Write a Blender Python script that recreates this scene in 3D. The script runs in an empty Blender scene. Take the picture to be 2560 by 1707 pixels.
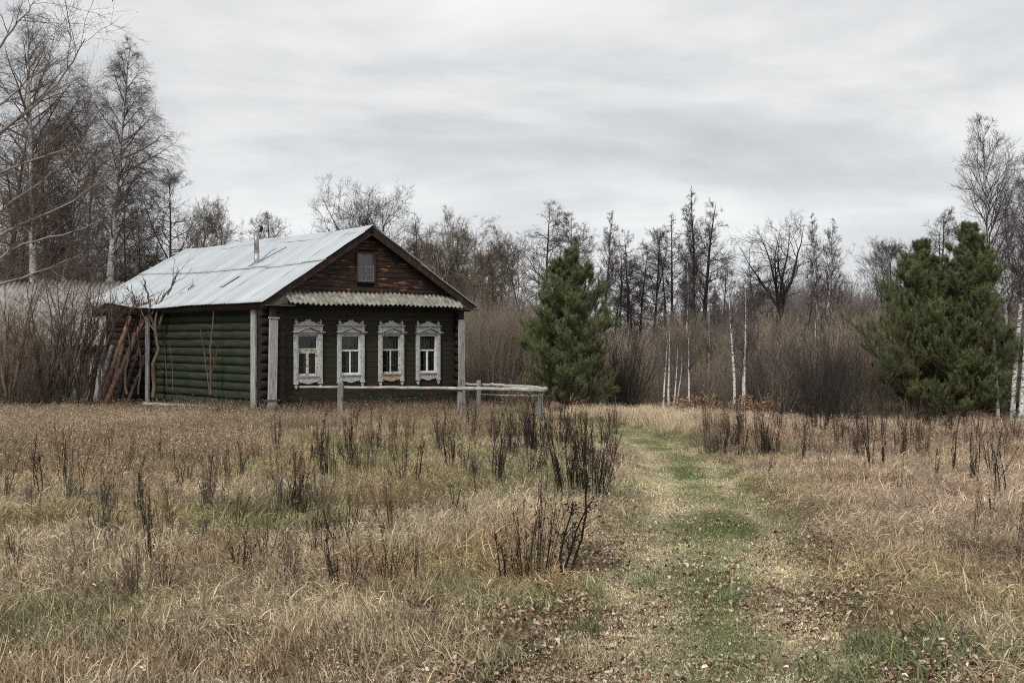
import bpy, bmesh, math, random
import numpy as np
from mathutils import Vector, Matrix
PI = math.pi
C = bpy.context.scene.collection
random.seed(7)

# ------------------------------------------------------------------ camera model
F = 2750.0; HY = 845.0; EYE = 1.65           # focal length / horizon row in photo pixels, eye height
SV = 2560.0 / 2352.0
def V(vx, vy, Y):                             # photo measurement (2352 px wide view) at distance Y
    return np.array([(vx*SV-1280.0)/F*Y, Y, EYE+(HY-vy*SV)/F*Y])
def nz_hash(ix, iy, seed):
    h = (ix.astype(np.int64)*374761393 + iy.astype(np.int64)*668265263 + seed*1442695041) & 0x7fffffff
    h = ((h ^ (h >> 13))*1274126177) & 0x7fffffff
    return ((h ^ (h >> 16)) & 0xffff)/65535.0
def vnoise(x, y, seed=0):
    x = np.asarray(x, float); y = np.asarray(y, float)
    ix = np.floor(x); iy = np.floor(y); fx = x-ix; fy = y-iy
    fx = fx*fx*(3-2*fx); fy = fy*fy*(3-2*fy)
    a = nz_hash(ix, iy, seed); b = nz_hash(ix+1, iy, seed); c = nz_hash(ix, iy+1, seed); d = nz_hash(ix+1, iy+1, seed)
    return (a*(1-fx)+b*fx)*(1-fy)+(c*(1-fx)+d*fx)*fy
def fbm(x, y, seed=0, o=4):
    s = 0; a = .5; t = 0
    for k in range(o):
        s = s+a*vnoise(x*2**k, y*2**k, seed+k*17); t += a; a *= .5
    return s/t
def sstep(a, b, x):
    t = np.clip((x-a)/(b-a), 0, 1); return t*t*(3-2*t)
PL = np.array([(2.0,-.9),(3.5,-.6),(5.2,-.25),(5.76,-.05),(8,.49),(10.3,1.0),(13.9,1.56),(17.6,1.8),(21.5,1.75),(24.2,1.1),(26,-.3),(28,-1.0)])
PR = np.array([(2.0,1.5),(3.5,1.7),(5.26,2.0),(6.2,2.08),(7.5,2.25),(9.9,2.68),(12.2,2.8),(15,3.1),(17.6,3.25),(21,3.15),(24.6,2.6),(26.5,1.6),(28,1.2)])
def path_in(x, y):                            # >0 inside the track (metres from its edge)
    l = np.interp(y, PL[:, 0], PL[:, 1]); r = np.interp(y, PR[:, 0], PR[:, 1])
    d = np.minimum(x-l, r-x); return np.where(y > 26.8, -1, d)
def ground(x, y):
    x = np.asarray(x, float); y = np.asarray(y, float)
    g = -.25*sstep(8, 26, y) - .2*sstep(26, 32, y) - .30*sstep(3, 9, x)*sstep(14, 27, y) - .8*sstep(38, 75, y)
    near = 1-sstep(30, 60, y)
    g = g + near*(.16*(fbm(x*.35, y*.35, 3, 3)-.5) + .05*(fbm(x*1.6, y*1.6, 9, 2)-.5))*(1-.65*sstep(15, 22, y)) - .03*sstep(16, 24, y)
    p = path_in(x, y)
    g = g - .07*sstep(-.1, .5, p)
    l = np.interp(y, PL[:, 0], PL[:, 1]); r = np.interp(y, PR[:, 0], PR[:, 1])
    for q in (l*.78+r*.22, l*.2+r*.8):
        g = g - .035*np.exp(-((x-q)/.2)**2)*(p > 0)
    # flat pad under the house
    return g
def G(x, y): return float(ground(np.array([x]), np.array([y]))[0])
def gy(vy, off=0.0):                          # distance of a ground row in the photo
    py = vy*SV
    Y = EYE*F/(py-HY)
    for _ in range(6):
        Y = (EYE-(-.28*float(sstep(8, 26, Y))))*F/(py-HY)
    return Y
def gpt(vx, vy):
    Y = gy(vy)
    for _ in range(8):
        x = (vx*SV-1280)/F*Y; Y = .5*Y+.5*(EYE-G(x, Y))*F/(vy*SV-HY)
    x = (vx*SV-1280)/F*Y
    return np.array([x, Y, G(x, Y)])

# ------------------------------------------------------------------ materials
def newmat(name):
    m = bpy.data.materials.new(name); m.use_nodes = True
    nt = m.node_tree; b = nt.nodes['Principled BSDF']; return m, nt, b
def nd(nt, t, **k):
    n = nt.nodes.new(t)
    for a, v in k.items(): setattr(n, a, v)
    return n
def ramp(nt, fac, stops):
    r = nd(nt, 'ShaderNodeValToRGB'); e = r.color_ramp.elements
    while len(e) > 2: e.remove(e[-1])
    for i, (p, c) in enumerate(stops):
        if i < 2: e[i].position = p; el = e[i]
        else: el = e.new(p)
        el.color = (*c, 1) if len(c) == 3 else c
    nt.links.new(fac, r.inputs[0]); return r.outputs[0]
def noise(nt, scale, stretch=(1, 1, 1), detail=5, rough=.6, coord='Object', dist=0):
    tc = nd(nt, 'ShaderNodeTexCoord'); mp = nd(nt, 'ShaderNodeMapping'); mp.inputs['Scale'].default_value = stretch
    if coord == 'Position':
        g = nd(nt, 'ShaderNodeNewGeometry'); nt.links.new(g.outputs['Position'], mp.inputs[0])
    else: nt.links.new(tc.outputs[coord], mp.inputs[0])
    n = nd(nt, 'ShaderNodeTexNoise'); n.inputs['Scale'].default_value = scale; n.inputs['Detail'].default_value = detail
    n.inputs['Roughness'].default_value = rough; n.inputs['Distortion'].default_value = dist
    nt.links.new(mp.outputs[0], n.inputs[0]); return n.outputs[0]
def mixc(nt, fac, a, b, mode='MIX'):
    m = nd(nt, 'ShaderNodeMix', data_type='RGBA', blend_type=mode)
    for s, v in ((0, fac), (6, a), (7, b)):
        if hasattr(v, 'is_linked') or hasattr(v, 'links'): nt.links.new(v, m.inputs[s])
        else: m.inputs[s].default_value = v if s == 0 else (*v, 1)
    return m.outputs[2]
def bump(nt, b, h, dist=.01, strength=1):
    n = nd(nt, 'ShaderNodeBump'); n.inputs['Distance'].default_value = dist; n.inputs['Strength'].default_value = strength
    nt.links.new(h, n.inputs['Height']); nt.links.new(n.outputs[0], b.inputs['Normal'])
def wood(name, cols, scale=3, stretch=(1, 1, 14), rough=.85, bd=.006, patch=None, spec=.25):
    """streaky weathered wood; cols = ramp colours, patch = (colour, threshold) of flaked paint"""
    m, nt, b = newmat(name)
    a = noise(nt, scale, stretch, 8, .65)
    n = len(cols); c = ramp(nt, a, [(.3+.4*i/(n-1), cols[i]) for i in range(n)])
    if patch:
        p = noise(nt, patch[2], patch[3], 6, .7)
        f = ramp(nt, p, [(patch[1]-.03, (0, 0, 0)), (patch[1]+.03, (1, 1, 1))])
        q = ramp(nt, noise(nt, scale*3, stretch, 6, .7), [(.3, tuple(v*.6 for v in patch[0])), (.7, tuple(min(1, v*1.35) for v in patch[0]))])
        c = mixc(nt, f, c, q)
    nt.links.new(c, b.inputs['Base Color']); b.inputs['Roughness'].default_value = rough
    b.inputs['Specular IOR Level'].default_value = spec
    bump(nt, b, noise(nt, scale*4, stretch, 6, .7), bd); return m
M = {}
M['siding'] = wood('flaking_green_siding', [(.008, .014, .007), (.016, .026, .012), (.025, .038, .018)], 2.5, (1.2, 1, 10), patch=((.045, .021, .014), .52, 1.7, (1.0, 1, 7)), spec=.35)
M['gable'] = wood('dark_brown_boards', [(.004, .003, .0025), (.012, .006, .004), (.03, .012, .007), (.07, .026, .013)], 2.2, (.9, 1, 9), patch=((.36, .155, .07), .60, 1.9, (1.0, 1, 10)), spec=.5)
M['greenlog'] = wood('green_painted_logs', [(.013, .018, .010), (.028, .037, .019), (.045, .056, .032)], 2.0, (6, .8, 6), patch=((.03, .022, .015), .66, 1.5, (5, .6, 5)), spec=.3)
M['brownlog'] = wood('dark_brown_logs', [(.008, .005, .004), (.022, .013, .010), (.045, .028, .021)], 2.2, (6, .9, 6), spec=.3)
M['grey'] = wood('weathered_grey_wood', [(.16, .155, .145), (.33, .33, .315), (.5, .5, .48)], 3.5, (8, 8, .9), patch=((.15, .13, .11), .66, 3, (5, 5, .6)), bd=.004)
M['greyh'] = wood('weathered_grey_rail', [(.2, .195, .18), (.38, .37, .34), (.55, .54, .5)], 3.0, (1.0, 8, 8), patch=((.10, .09, .07), .60, 5, (1.4, 4, 4)), bd=.004)
M['casing'] = wood('grey_white_carved_wood', [(.24, .235, .22), (.45, .45, .435), (.60, .60, .58)], 5, (3, 3, 2.5), patch=((.14, .11, .09), .62, 9, (2, 2, 1.2)), bd=.003)
M['sash_old'] = wood('flaked_cream_sash', [(.34, .32, .28), (.55, .54, .5), (.68, .67, .63)], 7, (3, 3, 2), patch=((.14, .07, .04), .56, 10, (2, 2, 1.6)), bd=.003)
M['sash_white'] = wood('white_painted_sash', [(.5, .5, .48), (.72, .72, .7), (.8, .8, .78)], 6, (3, 3, 2), patch=((.25, .22, .18), .66, 12, (2, 2, 2)), bd=.003)
M['apron_warm'] = wood('peeled_orange_apron', [(.30, .20, .14), (.45, .36, .29), (.52, .5, .46)], 5, (2, 2, 9), patch=((.36, .17, .09), .56, 5, (2, 2, 6)), bd=.003)
M['darkwood'] = wood('black_brown_trim', [(.010, .007, .006), (.035, .02, .015), (.07, .045, .03)], 3, (3, 3, 3), spec=.4)
M['oldboard'] = wood('old_dark_board', [(.04, .035, .03), (.10, .09, .08), (.18, .165, .15)], 3, (2, 6, 8))
M['post'] = wood('old_fence_post', [(.10, .095, .085), (.20, .19, .17), (.30, .29, .27)], 5, (7, 7, .8), patch=((.05, .045, .04), .6, 4, (6, 6, .7)))
def simple(name, col, rough=.8, var=.25, scale=6, metallic=0, spec=.3, stretch=(1, 1, 1), bd=0, coord='Object'):
    m, nt, b = newmat(name)
    n = noise(nt, scale, stretch, 5, .6, coord)
    c = ramp(nt, n, [(.3, tuple(v*(1-var) for v in col)), (.7, tuple(min(1, v*(1+var)) for v in col))])
    nt.links.new(c, b.inputs['Base Color']); b.inputs['Roughness'].default_value = rough
    b.inputs['Metallic'].default_value = metallic; b.inputs['Specular IOR Level'].default_value = spec
    if bd: bump(nt, b, noise(nt, scale*3, stretch, 5, .6, coord), bd)
    return m
M['interior'] = simple('unlit_room_black', (.012, .011, .010), .9)  # near-black colour stands in for the unlit rooms behind the panes
M['black'] = simple('soot', (.008, .008, .008), .6)  # even near-black for the closed tube end at the pipe mouth
M['steel'] = simple('stainless_pipe', (.36, .35, .33), .42, .35, 5, .5, stretch=(1, 1, .5))
M['brick'] = None
def mk_roof():
    m, nt, b = newmat('galvanised_sheet')
    a = noise(nt, 1.1, (.25, 1.6, .25), 4, .6); c = ramp(nt, a, [(.3, (.44, .475, .50)), (.5, (.52, .56, .585)), (.72, (.60, .635, .65))])
    s = ramp(nt, noise(nt, 9, (.12, 3, .12), 5, .7), [(.25, (.86, .86, .86)), (.6, (1, 1, 1))])
    c = mixc(nt, .7, c, s, 'MULTIPLY')
    r = ramp(nt, noise(nt, 2.3, (1, 1, 1), 8, .75), [(.68, (0, 0, 0)), (.8, (.5, .5, .5))])
    c = mixc(nt, r, c, (.30, .25, .2))
    nt.links.new(c, b.inputs['Base Color']); b.inputs['Metallic'].default_value = .12; b.inputs['Roughness'].default_value = .5; return m
M['roof'] = mk_roof()
def mk_slate(name, cols, lich):
    m, nt, b = newmat(name)
    c = ramp(nt, noise(nt, 4, (1, 1, 1), 8, .7), [(.3+.4*i/(len(cols)-1), q) for i, q in enumerate(cols)])
    l = ramp(nt, noise(nt, 7, (1, 1, 1), 8, .8), [(.5, (0, 0, 0)), (.62, (1, 1, 1))])
    c = mixc(nt, l, c, lich); nt.links.new(c, b.inputs['Base Color']); b.inputs['Roughness'].default_value = .95
    bump(nt, b, noise(nt, 30, (1, 1, 1), 6, .7), .004); return m
M['slate'] = mk_slate('mossy_asbestos_sheet', [(.12, .115, .095), (.27, .26, .22), (.46, .45, .41)], (.10, .10, .065))
M['slate2'] = mk_slate('grey_asbestos_roof', [(.24, .225, .205), (.34, .32, .295), (.42, .40, .37)], (.20, .175, .15))
def mk_brick():
    m, nt, b = newmat('pale_block_wall')
    tc = nd(nt, 'ShaderNodeTexCoord'); mp = nd(nt, 'ShaderNodeMapping'); mp.inputs['Rotation'].default_value = (PI/2, 0, 0)
    nt.links.new(tc.outputs['Object'], mp.inputs[0])
    k = nd(nt, 'ShaderNodeTexBrick'); k.inputs['Scale'].default_value = 1; k.inputs['Brick Width'].default_value = .5; k.inputs['Row Height'].default_value = .2
    k.inputs['Mortar Size'].default_value = .012; k.inputs['Color1'].default_value = (.52, .51, .48, 1); k.inputs['Color2'].default_value = (.42, .41, .38, 1); k.inputs['Mortar'].default_value = (.28, .27, .25, 1)
    nt.links.new(mp.outputs[0], k.inputs[0]); c = mixc(nt, .6, k.outputs[0], ramp(nt, noise(nt, 4, detail=8), [(.3, (.55, .53, .5)), (.6, (1, 1, 1))]), 'MULTIPLY')
    nt.links.new(c, b.inputs['Base Color']); b.inputs['Roughness'].default_value = .95; return m
M['brick'] = mk_brick()
def mk_glass():
    m = bpy.data.materials.new('window_glass'); m.use_nodes = True; nt = m.node_tree; nt.nodes.clear()
    o = nd(nt, 'ShaderNodeOutputMaterial'); t = nd(nt, 'ShaderNodeBsdfTransparent'); t.inputs[0].default_value = (.8, .83, .82, 1)
    g = nd(nt, 'ShaderNodeBsdfGlossy'); g.inputs['Roughness'].default_value = .05; g.inputs[0].default_value = (.75, .78, .8, 1)
    f = nd(nt, 'ShaderNodeFresnel'); f.inputs[0].default_value = 1.45
    r = nd(nt, 'ShaderNodeMath', operation='MULTIPLY_ADD'); r.inputs[1].default_value = .9; r.inputs[2].default_value = .02
    mx = nd(nt, 'ShaderNodeMixShader'); nt.links.new(f.outputs[0], r.inputs[0]); nt.links.new(r.outputs[0], mx.inputs[0])
    nt.links.new(t.outputs[0], mx.inputs[1]); nt.links.new(g.outputs[0], mx.inputs[2]); nt.links.new(mx.outputs[0], o.inputs[0]); return m
M['glass'] = mk_glass()
M['curtain'] = simple('grey_net_curtain', (.30, .305, .30), .95, .2, 5, stretch=(12, 1, .6))
def bark(name, lo, hi, scale=10, st=(1, 1, .3)):
    m, nt, b = newmat(name); c = ramp(nt, noise(nt, scale, st, 6, .7), [(.3, lo), (.7, hi)])
    nt.links.new(c, b.inputs['Base Color']); b.inputs['Roughness'].default_value = .95; b.inputs['Specular IOR Level'].default_value = .15
    bump(nt, b, noise(nt, scale*3, st, 5, .7), .01); return m
def mk_birch(dark=.56):
    m, nt, b = newmat('birch_bark')
    f = ramp(nt, noise(nt, 9, (1, 1, 2.2), 6, .75), [(dark-.02, (0, 0, 0)), (dark+.03, (1, 1, 1))])
    w = ramp(nt, noise(nt, 4, (1, 1, 1), 5), [(.3, (.50, .49, .46)), (.7, (.74, .73, .70))])
    c = mixc(nt, f, w, (.035, .03, .027)); nt.links.new(c, b.inputs['Base Color']); b.inputs['Roughness'].default_value = .8; return m
M['birch'] = mk_birch(.56); M['birch2'] = mk_birch(.53)
M['birchtop'] = bark('young_birch_bark', (.20, .17, .15), (.34, .30, .27))
M['alder'] = bark('alder_bark', (.022, .019, .018), (.065, .056, .052))
M['aldertwig'] = bark('alder_twigs', (.045, .037, .035), (.095, .078, .073), 3)
M['birchtwig'] = bark('birch_twigs', (.075, .060, .058), (.15, .122, .118), 3)
M['willow'] = bark('willow_bark', (.06, .052, .04), (.14, .125, .10))
M['willowtwig'] = bark('willow_twigs', (.10, .08, .058), (.20, .165, .125), 3)
M['tanbush'] = bark('tan_brush', (.17, .135, .105), (.30, .25, .20), 3)
M['brownbush'] = bark('brown_brush', (.075, .057, .046), (.17, .132, .104), 3)
M['darkbush'] = bark('dark_brush', (.034, .031, .027), (.09, .079, .068), 3)
M['deadwood'] = bark('dead_branch_bark', (.06, .047, .037), (.20, .16, .13), 6)
M['redbark'] = bark('flaking_red_bark', (.10, .05, .032), (.52, .35, .26), 14, (1, 1, .5))
M['pinebark'] = bark('pine_bark', (.06, .035, .022), (.16, .09, .055))
M['weed'] = bark('dead_weed_stem', (.013, .010, .009), (.048, .034, .028), 5)
M['weedlite'] = bark('brown_weed_stem', (.07, .048, .036), (.18, .13, .10), 5)
M['hillwood'] = bark('far_wood', (.06, .048, .050), (.11, .09, .092), .3)
M['rusty'] = simple('rusty_leaves', (.20, .07, .035), .9, .5, 30)
M['orange'] = simple('dry_orange_leaves', (.34, .215, .12), .9, .5, 9)
def mk_needles():
    m, nt, b = newmat('pine_needles')
    at = nd(nt, 'ShaderNodeAttribute'); at.attribute_name = 'shade'
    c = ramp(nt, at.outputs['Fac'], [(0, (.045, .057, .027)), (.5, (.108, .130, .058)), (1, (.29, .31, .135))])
    nt.links.new(c, b.inputs['Base Color']); b.inputs['Roughness'].default_value = .6; b.inputs['Specular IOR Level'].default_value = .3; return m
M['needles'] = mk_needles()
def mk_grass(name='grass_blades', trans=.25):
    m, nt, b = newmat(name)
    t = nd(nt, 'ShaderNodeAttribute'); t.attribute_type = 'INSTANCER'; t.attribute_name = 'tint'
    s = nd(nt, 'ShaderNodeAttribute'); s.attribute_name = 'shade'
    k = nd(nt, 'ShaderNodeMapRange'); k.inputs[3].default_value = .22; k.inputs[4].default_value = 2.0; nt.links.new(s.outputs['Fac'], k.inputs[0])
    sc = nd(nt, 'ShaderNodeVectorMath', operation='SCALE'); nt.links.new(t.outputs['Color'], sc.inputs[0]); nt.links.new(k.outputs[0], sc.inputs['Scale'])
    nt.links.new(sc.outputs[0], b.inputs['Base Color']); b.inputs['Roughness'].default_value = .75; b.inputs['Specular IOR Level'].default_value = .25
    tr = nd(nt, 'ShaderNodeBsdfTranslucent'); nt.links.new(sc.outputs[0], tr.inputs[0])
    mx = nd(nt, 'ShaderNodeMixShader'); mx.inputs[0].default_value = trans
    o = nt.nodes['Material Output']; nt.links.new(b.outputs[0], mx.inputs[1]); nt.links.new(tr.outputs[0], mx.inputs[2]); nt.links.new(mx.outputs[0], o.inputs[0]); return m
M['grass'] = mk_grass(); M['twiginst'] = mk_grass('brush_twigs', .0); M['leafinst'] = mk_grass('leaf_litter', .1)
def mk_ground():
    m, nt, b = newmat('field_soil')
    at = nd(nt, 'ShaderNodeAttribute'); at.attribute_name = 'tint'
    v = ramp(nt, noise(nt, 9, (1, 1, 1), 10, .8, 'Position'), [(.25, (.45, .43, .40)), (.5, (.9, .88, .85)), (.75, (1.5, 1.45, 1.4))])
    c = mixc(nt, 1.0, at.outputs['Color'], v, 'MULTIPLY')
    nt.links.new(c, b.inputs['Base Color']); b.inputs['Roughness'].default_value = 1; b.inputs['Specular IOR Level'].default_value = .1
    bump(nt, b, noise(nt, 25, (1, 1, 1), 8, .8, 'Position'), .04); return m
M['ground'] = mk_ground()

# ------------------------------------------------------------------ object helpers
def tag(o, label=None, cat=None, group=None, kind=None):
    if label: o['label'] = label
    if cat: o['category'] = cat
    if group: o['group'] = group
    if kind: o['kind'] = kind
    return o
def empty(name, loc, rz=0):
    o = bpy.data.objects.new(name, None); C.objects.link(o); o.location = loc; o.rotation_euler = (0, 0, rz); o.empty_display_size = .3; return o
def link(name, me, mat=None, parent=None, col=C):
    o = bpy.data.objects.new(name, me)
    if mat is not None and not me.materials: me.materials.append(mat)
    (col or C).objects.link(o)
    if parent: o.parent = parent
    return o
def fromnp(name, verts, faces, smooth=False, shade=None):
    """faces: list of (k,n) index arrays of equal arity"""
    me = bpy.data.meshes.new(name)
    verts = np.asarray(verts, np.float32)
    loops = np.concatenate([f.ravel() for f in faces]) if faces else np.zeros(0, np.int32)
    tot = np.concatenate([np.full(len(f), f.shape[1]) for f in faces])
    st = np.concatenate([[0], np.cumsum(tot)[:-1]])
    me.vertices.add(len(verts)); me.vertices.foreach_set('co', verts.ravel())
    me.loops.add(len(loops)); me.loops.foreach_set('vertex_index', loops.astype(np.int32))
    me.polygons.add(len(tot)); me.polygons.foreach_set('loop_start', st.astype(np.int32)); me.polygons.foreach_set('loop_total', tot.astype(np.int32))
    me.update(calc_edges=True)
    if smooth: me.polygons.foreach_set('use_smooth', np.ones(len(tot), bool))
    if shade is not None:
        a = me.attributes.new('shade', 'FLOAT', 'POINT'); a.data.foreach_set('value', np.asarray(shade, np.float32))
    return me
class MB:
    def __init__(s): s.bm = bmesh.new()
    def box(s, x0, x1, y0, y1, z0, z1, rot=None, piv=None):
        r = bmesh.ops.create_cube(s.bm, size=1)['verts']
        for v in r: v.co = Vector(((x0+x1)/2+v.co.x*(x1-x0), (y0+y1)/2+v.co.y*(y1-y0), (z0+z1)/2+v.co.z*(z1-z0)))
        if rot:
            bmesh.ops.rotate(s.bm, verts=r, cent=piv or ((x0+x1)/2, (y0+y1)/2, (z0+z1)/2), matrix=rot)
        return r
    def prism(s, pts, y0, y1):                # polygon in x,z extruded along y
        a = [s.bm.verts.new((p[0], y0, p[1])) for p in pts]; b = [s.bm.verts.new((p[0], y1, p[1])) for p in pts]
        s.bm.faces.new(a); s.bm.faces.new(b[::-1]); n = len(pts)
        for i in range(n): s.bm.faces.new((a[i], b[i], b[(i+1) % n], a[(i+1) % n]))
    def tube(s, p0, p1, r0, r1, n=10, wob=0, seg=1, cap=True, rnd=None):
        p0 = Vector(p0); p1 = Vector(p1); d = (p1-p0).normalized(); q = d.to_track_quat('Z', 'Y'); rings = []
        rnd = rnd or random
        for k in range(seg+1):
            t = k/seg; c = p0.lerp(p1, t); rr = r0+(r1-r0)*t
            if 0 < k < seg or wob: c = c+Vector((rnd.uniform(-wob, wob), rnd.uniform(-wob, wob), rnd.uniform(-wob, wob)))
            rings.append([s.bm.verts.new(c+q @ Vector((math.cos(2*PI*j/n)*rr, math.sin(2*PI*j/n)*rr, 0))) for j in range(n)])
        for k in range(seg):
            for j in range(n): s.bm.faces.new((rings[k][j], rings[k][(j+1) % n], rings[k+1][(j+1) % n], rings[k+1][j])).smooth = True
        if cap: s.bm.faces.new(rings[0][::-1]); s.bm.faces.new(rings[-1])
        return rings
    def build(s, name, mat, parent=None, bevel=0):
        if bevel: bmesh.ops.bevel(s.bm, geom=s.bm.edges[:], offset=bevel, segments=1, affect='EDGES')
        bmesh.ops.recalc_face_normals(s.bm, faces=s.bm.faces[:])
        me = bpy.data.meshes.new(name); s.bm.to_mesh(me); s.bm.free(); return link(name, me, mat, parent)

# ------------------------------------------------------------------ tubes and plants (vectorised)
def tubes(groups):
    """groups: list of (P (T,N,3), R (T,N), sides) -> verts, [faces]"""
    vs = []; fs = []; base = 0
    for P, R, k in groups:
        T, N = P.shape[:2]
        if T == 0: continue
        d = np.gradient(P, axis=1); d /= np.linalg.norm(d, axis=2, keepdims=True)+1e-9
        up = np.where(np.abs(d[:, :1, 2:3]) > .9, np.array([[[1., 0, 0]]]), np.array([[[0, 0, 1.]]]))
        a = np.cross(d, np.broadcast_to(up, d.shape)); a /= np.linalg.norm(a, axis=2, keepdims=True)+1e-9
        b = np.cross(d, a)
        th = np.arange(k)*2*PI/k
        ring = P[:, :, None]+R[:, :, None, None]*(a[:, :, None]*np.cos(th)[None, None, :, None]+b[:, :, None]*np.sin(th)[None, None, :, None])
        vs.append(ring.reshape(-1, 3))
        i = (np.arange(T)*N*k)[:, None, None]+(np.arange(N-1)*k)[None, :, None]+np.arange(k)[None, None]
        j = (np.arange(T)*N*k)[:, None, None]+(np.arange(N-1)*k)[None, :, None]+((np.arange(k)+1) % k)[None, None]
        fs.append((np.stack([i, j, j+k, i+k], -1).reshape(-1, 4)+base).astype(np.int32)); base += T*N*k
    return np.concatenate(vs), [np.concatenate(fs)]
def norm(a): return a/(np.linalg.norm(a, axis=-1, keepdims=True)+1e-9)
def growl(rng, S, D, L, n, wob, grav):
    T = len(S); P = np.zeros((T, n+1, 3)); P[:, 0] = S; d = D.copy(); g = np.zeros(3); g[2] = 1
    for i in range(n):
        d = norm(d+rng.normal(0, wob, (T, 3))+g*np.reshape(grav, (-1, 1)))
        P[:, i+1] = P[:, i]+d*(L/n)[:, None]
    return P
def kids(rng, P, R, n, t0, t1, ang, asd, even=False):
    T, N = P.shape[:2]; idx = np.repeat(np.arange(T), n); m = len(idx)
    if even: t = np.tile((np.arange(n)+.5)/n, T)+rng.uniform(-.4, .4, m)/n
    else: t = rng.random(m)
    t = np.clip(t0+(t1-t0)*t, 0, .999)
    f = t*(N-1); i = f.astype(int); f = f-i
    S = P[idx, i]*(1-f)[:, None]+P[idx, i+1]*f[:, None]; tan = norm(P[idx, i+1]-P[idx, i]); r = R[idx, i]*(1-f)+R[idx, i+1]*f
    pr = norm(np.cross(tan, rng.normal(0, 1, (m, 3)))); a = np.radians(rng.normal(ang, asd, m))[:, None]
    return S, norm(tan*np.cos(a)+pr*np.sin(a)), idx, t, r
def taper(r0, r1, N):
    return r0[:, None]+(r1-r0)[:, None]*np.linspace(0, 1, N)[None]
def bare_tree(seed, H, W, kind='alder', cb=.3, r0=None, lean=(0, 0), twig=.004, dens=1.0, fork=0, crook=.02):
    """returns (trunk mesh data, crown mesh data). W = crown radius in metres, cb = crown base"""
    rng = np.random.default_rng(seed); r0 = r0 or H*(.0112 if kind in ('alder', 'gnarl') else .010)
    n = 16
    tr = np.zeros((1, n+1, 3)); d = norm(np.array([[lean[0], lean[1], 1.0]])); S = np.zeros((1, 3))
    tr = growl(rng, S, d, np.array([float(H)]), n, crook, .02 if kind != 'gnarl' else .05)
    tr[0, :, 2] *= H/max(tr[0, -1, 2], .1); tr[0, 0, 2] = -.3
    R = (r0*(1-np.linspace(0, 1, n+1))**.85+twig)[None]
    if kind == 'gnarl': # trunk that ends in spreading limbs
        k = int(n*.55); tr = tr[:, :k+1]; R = R[:, :k+1]
    trunks = [(tr, R, 8)]; crown = []
    src = (tr, R); 
    if fork:
        S, D, ix, t, r = kids(rng, tr, R, fork, .12 if kind == 'birch' else .45, .5 if kind == 'birch' else .98, 14 if kind == 'birch' else 38, 6, True)
        if kind == 'gnarl': S[:] = tr[0, -1]-np.array([[0, 0, 1.]])*rng.uniform(0, .12*H, (fork, 1))
        L = (H-S[:, 2])*rng.uniform(.78, .98, len(S))
        D = norm(D+np.array([[0, 0, .5]]))
        Pf = growl(rng, S, D, L, 9, .16 if kind == 'gnarl' else .04, .08); Rf = taper(r*.72, r*0+twig*1.3, 10)
        trunks.append((Pf, Rf, 6))
    def env(t, z):
        u = np.clip((z/H-cb)/(1-cb), 0, 1)
        if kind == 'birch': return (.35+.65*np.sin(PI*np.clip(u*.75+.18, 0, 1)))*(1-u**3*.75)
        if kind == 'alder': return (.55+.45*np.sin(PI*np.clip(u*.9+.1, 0, 1)))*(1-u**2.5*.72)
        return .6+.4*np.sin(PI*u)
    spec = {'birch': (50, 36, .06, 11, 8, .03), 'droop': (50, 46, .02, 13, 10, -.16), 'alder': (50, 70, .02, 11, 8, .03), 'gnarl': (0, 0, 0, 9, 7, .03), 'willow': (34, 44, .05, 10, 8, .05)}
    k0 = 'droop' if kind == 'droop' else kind
    n1, ang1, g1, n2, n3, g3 = spec[k0]
    kk = 'birch' if kind == 'droop' else kind
    kind_e = kind; kind = kk
    L1s = []
    srcs = [] if kind == 'gnarl' else [(tr, R, int(n1*dens), cb, .985)]
    if fork: srcs.append((Pf, Rf, int((16 if kind == 'gnarl' else 14)*dens), .12 if kind == 'gnarl' else max(.05, cb), .98))
    for (P, RR, m, a, b) in srcs:
        S, D, ix, t, r = kids(rng, P, RR, m, a, b, ang1 or 52, 11, True)
        L = W*env(t, S[:, 2])*rng.uniform(.7, 1.15, len(S))*(.85 if kind == 'gnarl' else {'alder': 1.45, 'droop': 1.6}.get(kind_e, 1.5))
        L = np.minimum(L, (H-S[:, 2])*1.4+.3*W)
        P1 = growl(rng, S, D, L, 7, .19 if kind == 'gnarl' else (.10 if kind == 'alder' else .07), g1 if kind_e != 'droop' else .05)
        R1 = taper(np.minimum(r*.55, L*.013+twig), L*0+twig*1.1, 8); L1s.append((P1, R1, L))
    P1 = np.concatenate([a[0] for a in L1s]); R1 = np.concatenate([a[1] for a in L1s]); L1 = np.concatenate([a[2] for a in L1s])
    crown.append((P1, R1, 5))
    S, D, ix, t, r = kids(rng, P1, R1, max(2, int(n2*dens)), .15, .98, 45, 12)
    kp = rng.random(len(ix)) < np.clip(L1[ix]/(.75*L1.max()), .22, 1); S, D, ix, t, r = S[kp], D[kp], ix[kp], t[kp], r[kp]
    L = L1[ix]*(.50-.2*t)*rng.uniform(.6, 1.2, len(S)); P2 = growl(rng, S, D, L, 5, .14 if kind in ('alder', 'gnarl') else .08, .03 if kind_e != 'droop' else -.10)
    R2 = taper(np.minimum(r*.6, L*.011+twig*.9), L*0+twig*.8, 6); crown.append((P2, R2, 3))
    S, D, ix, t, r = kids(rng, P2, R2, max(2, int(n3*dens)), .1, .98, 42, 12)
    L = np.maximum(L[ix]*(.6-.2*t), .12*W)*rng.uniform(.5, 1.2, len(S))
    if kind_e == 'droop': L = L*1.5
    P3 = growl(rng, S, D, L, 3 if kind_e != 'droop' else 4, .14 if kind != 'birch' else .09, g3)
    R3 = taper(np.full(len(S), twig*.75), np.full(len(S), twig*.4), P3.shape[1]); crown.append((P3, R3, 3))
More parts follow.
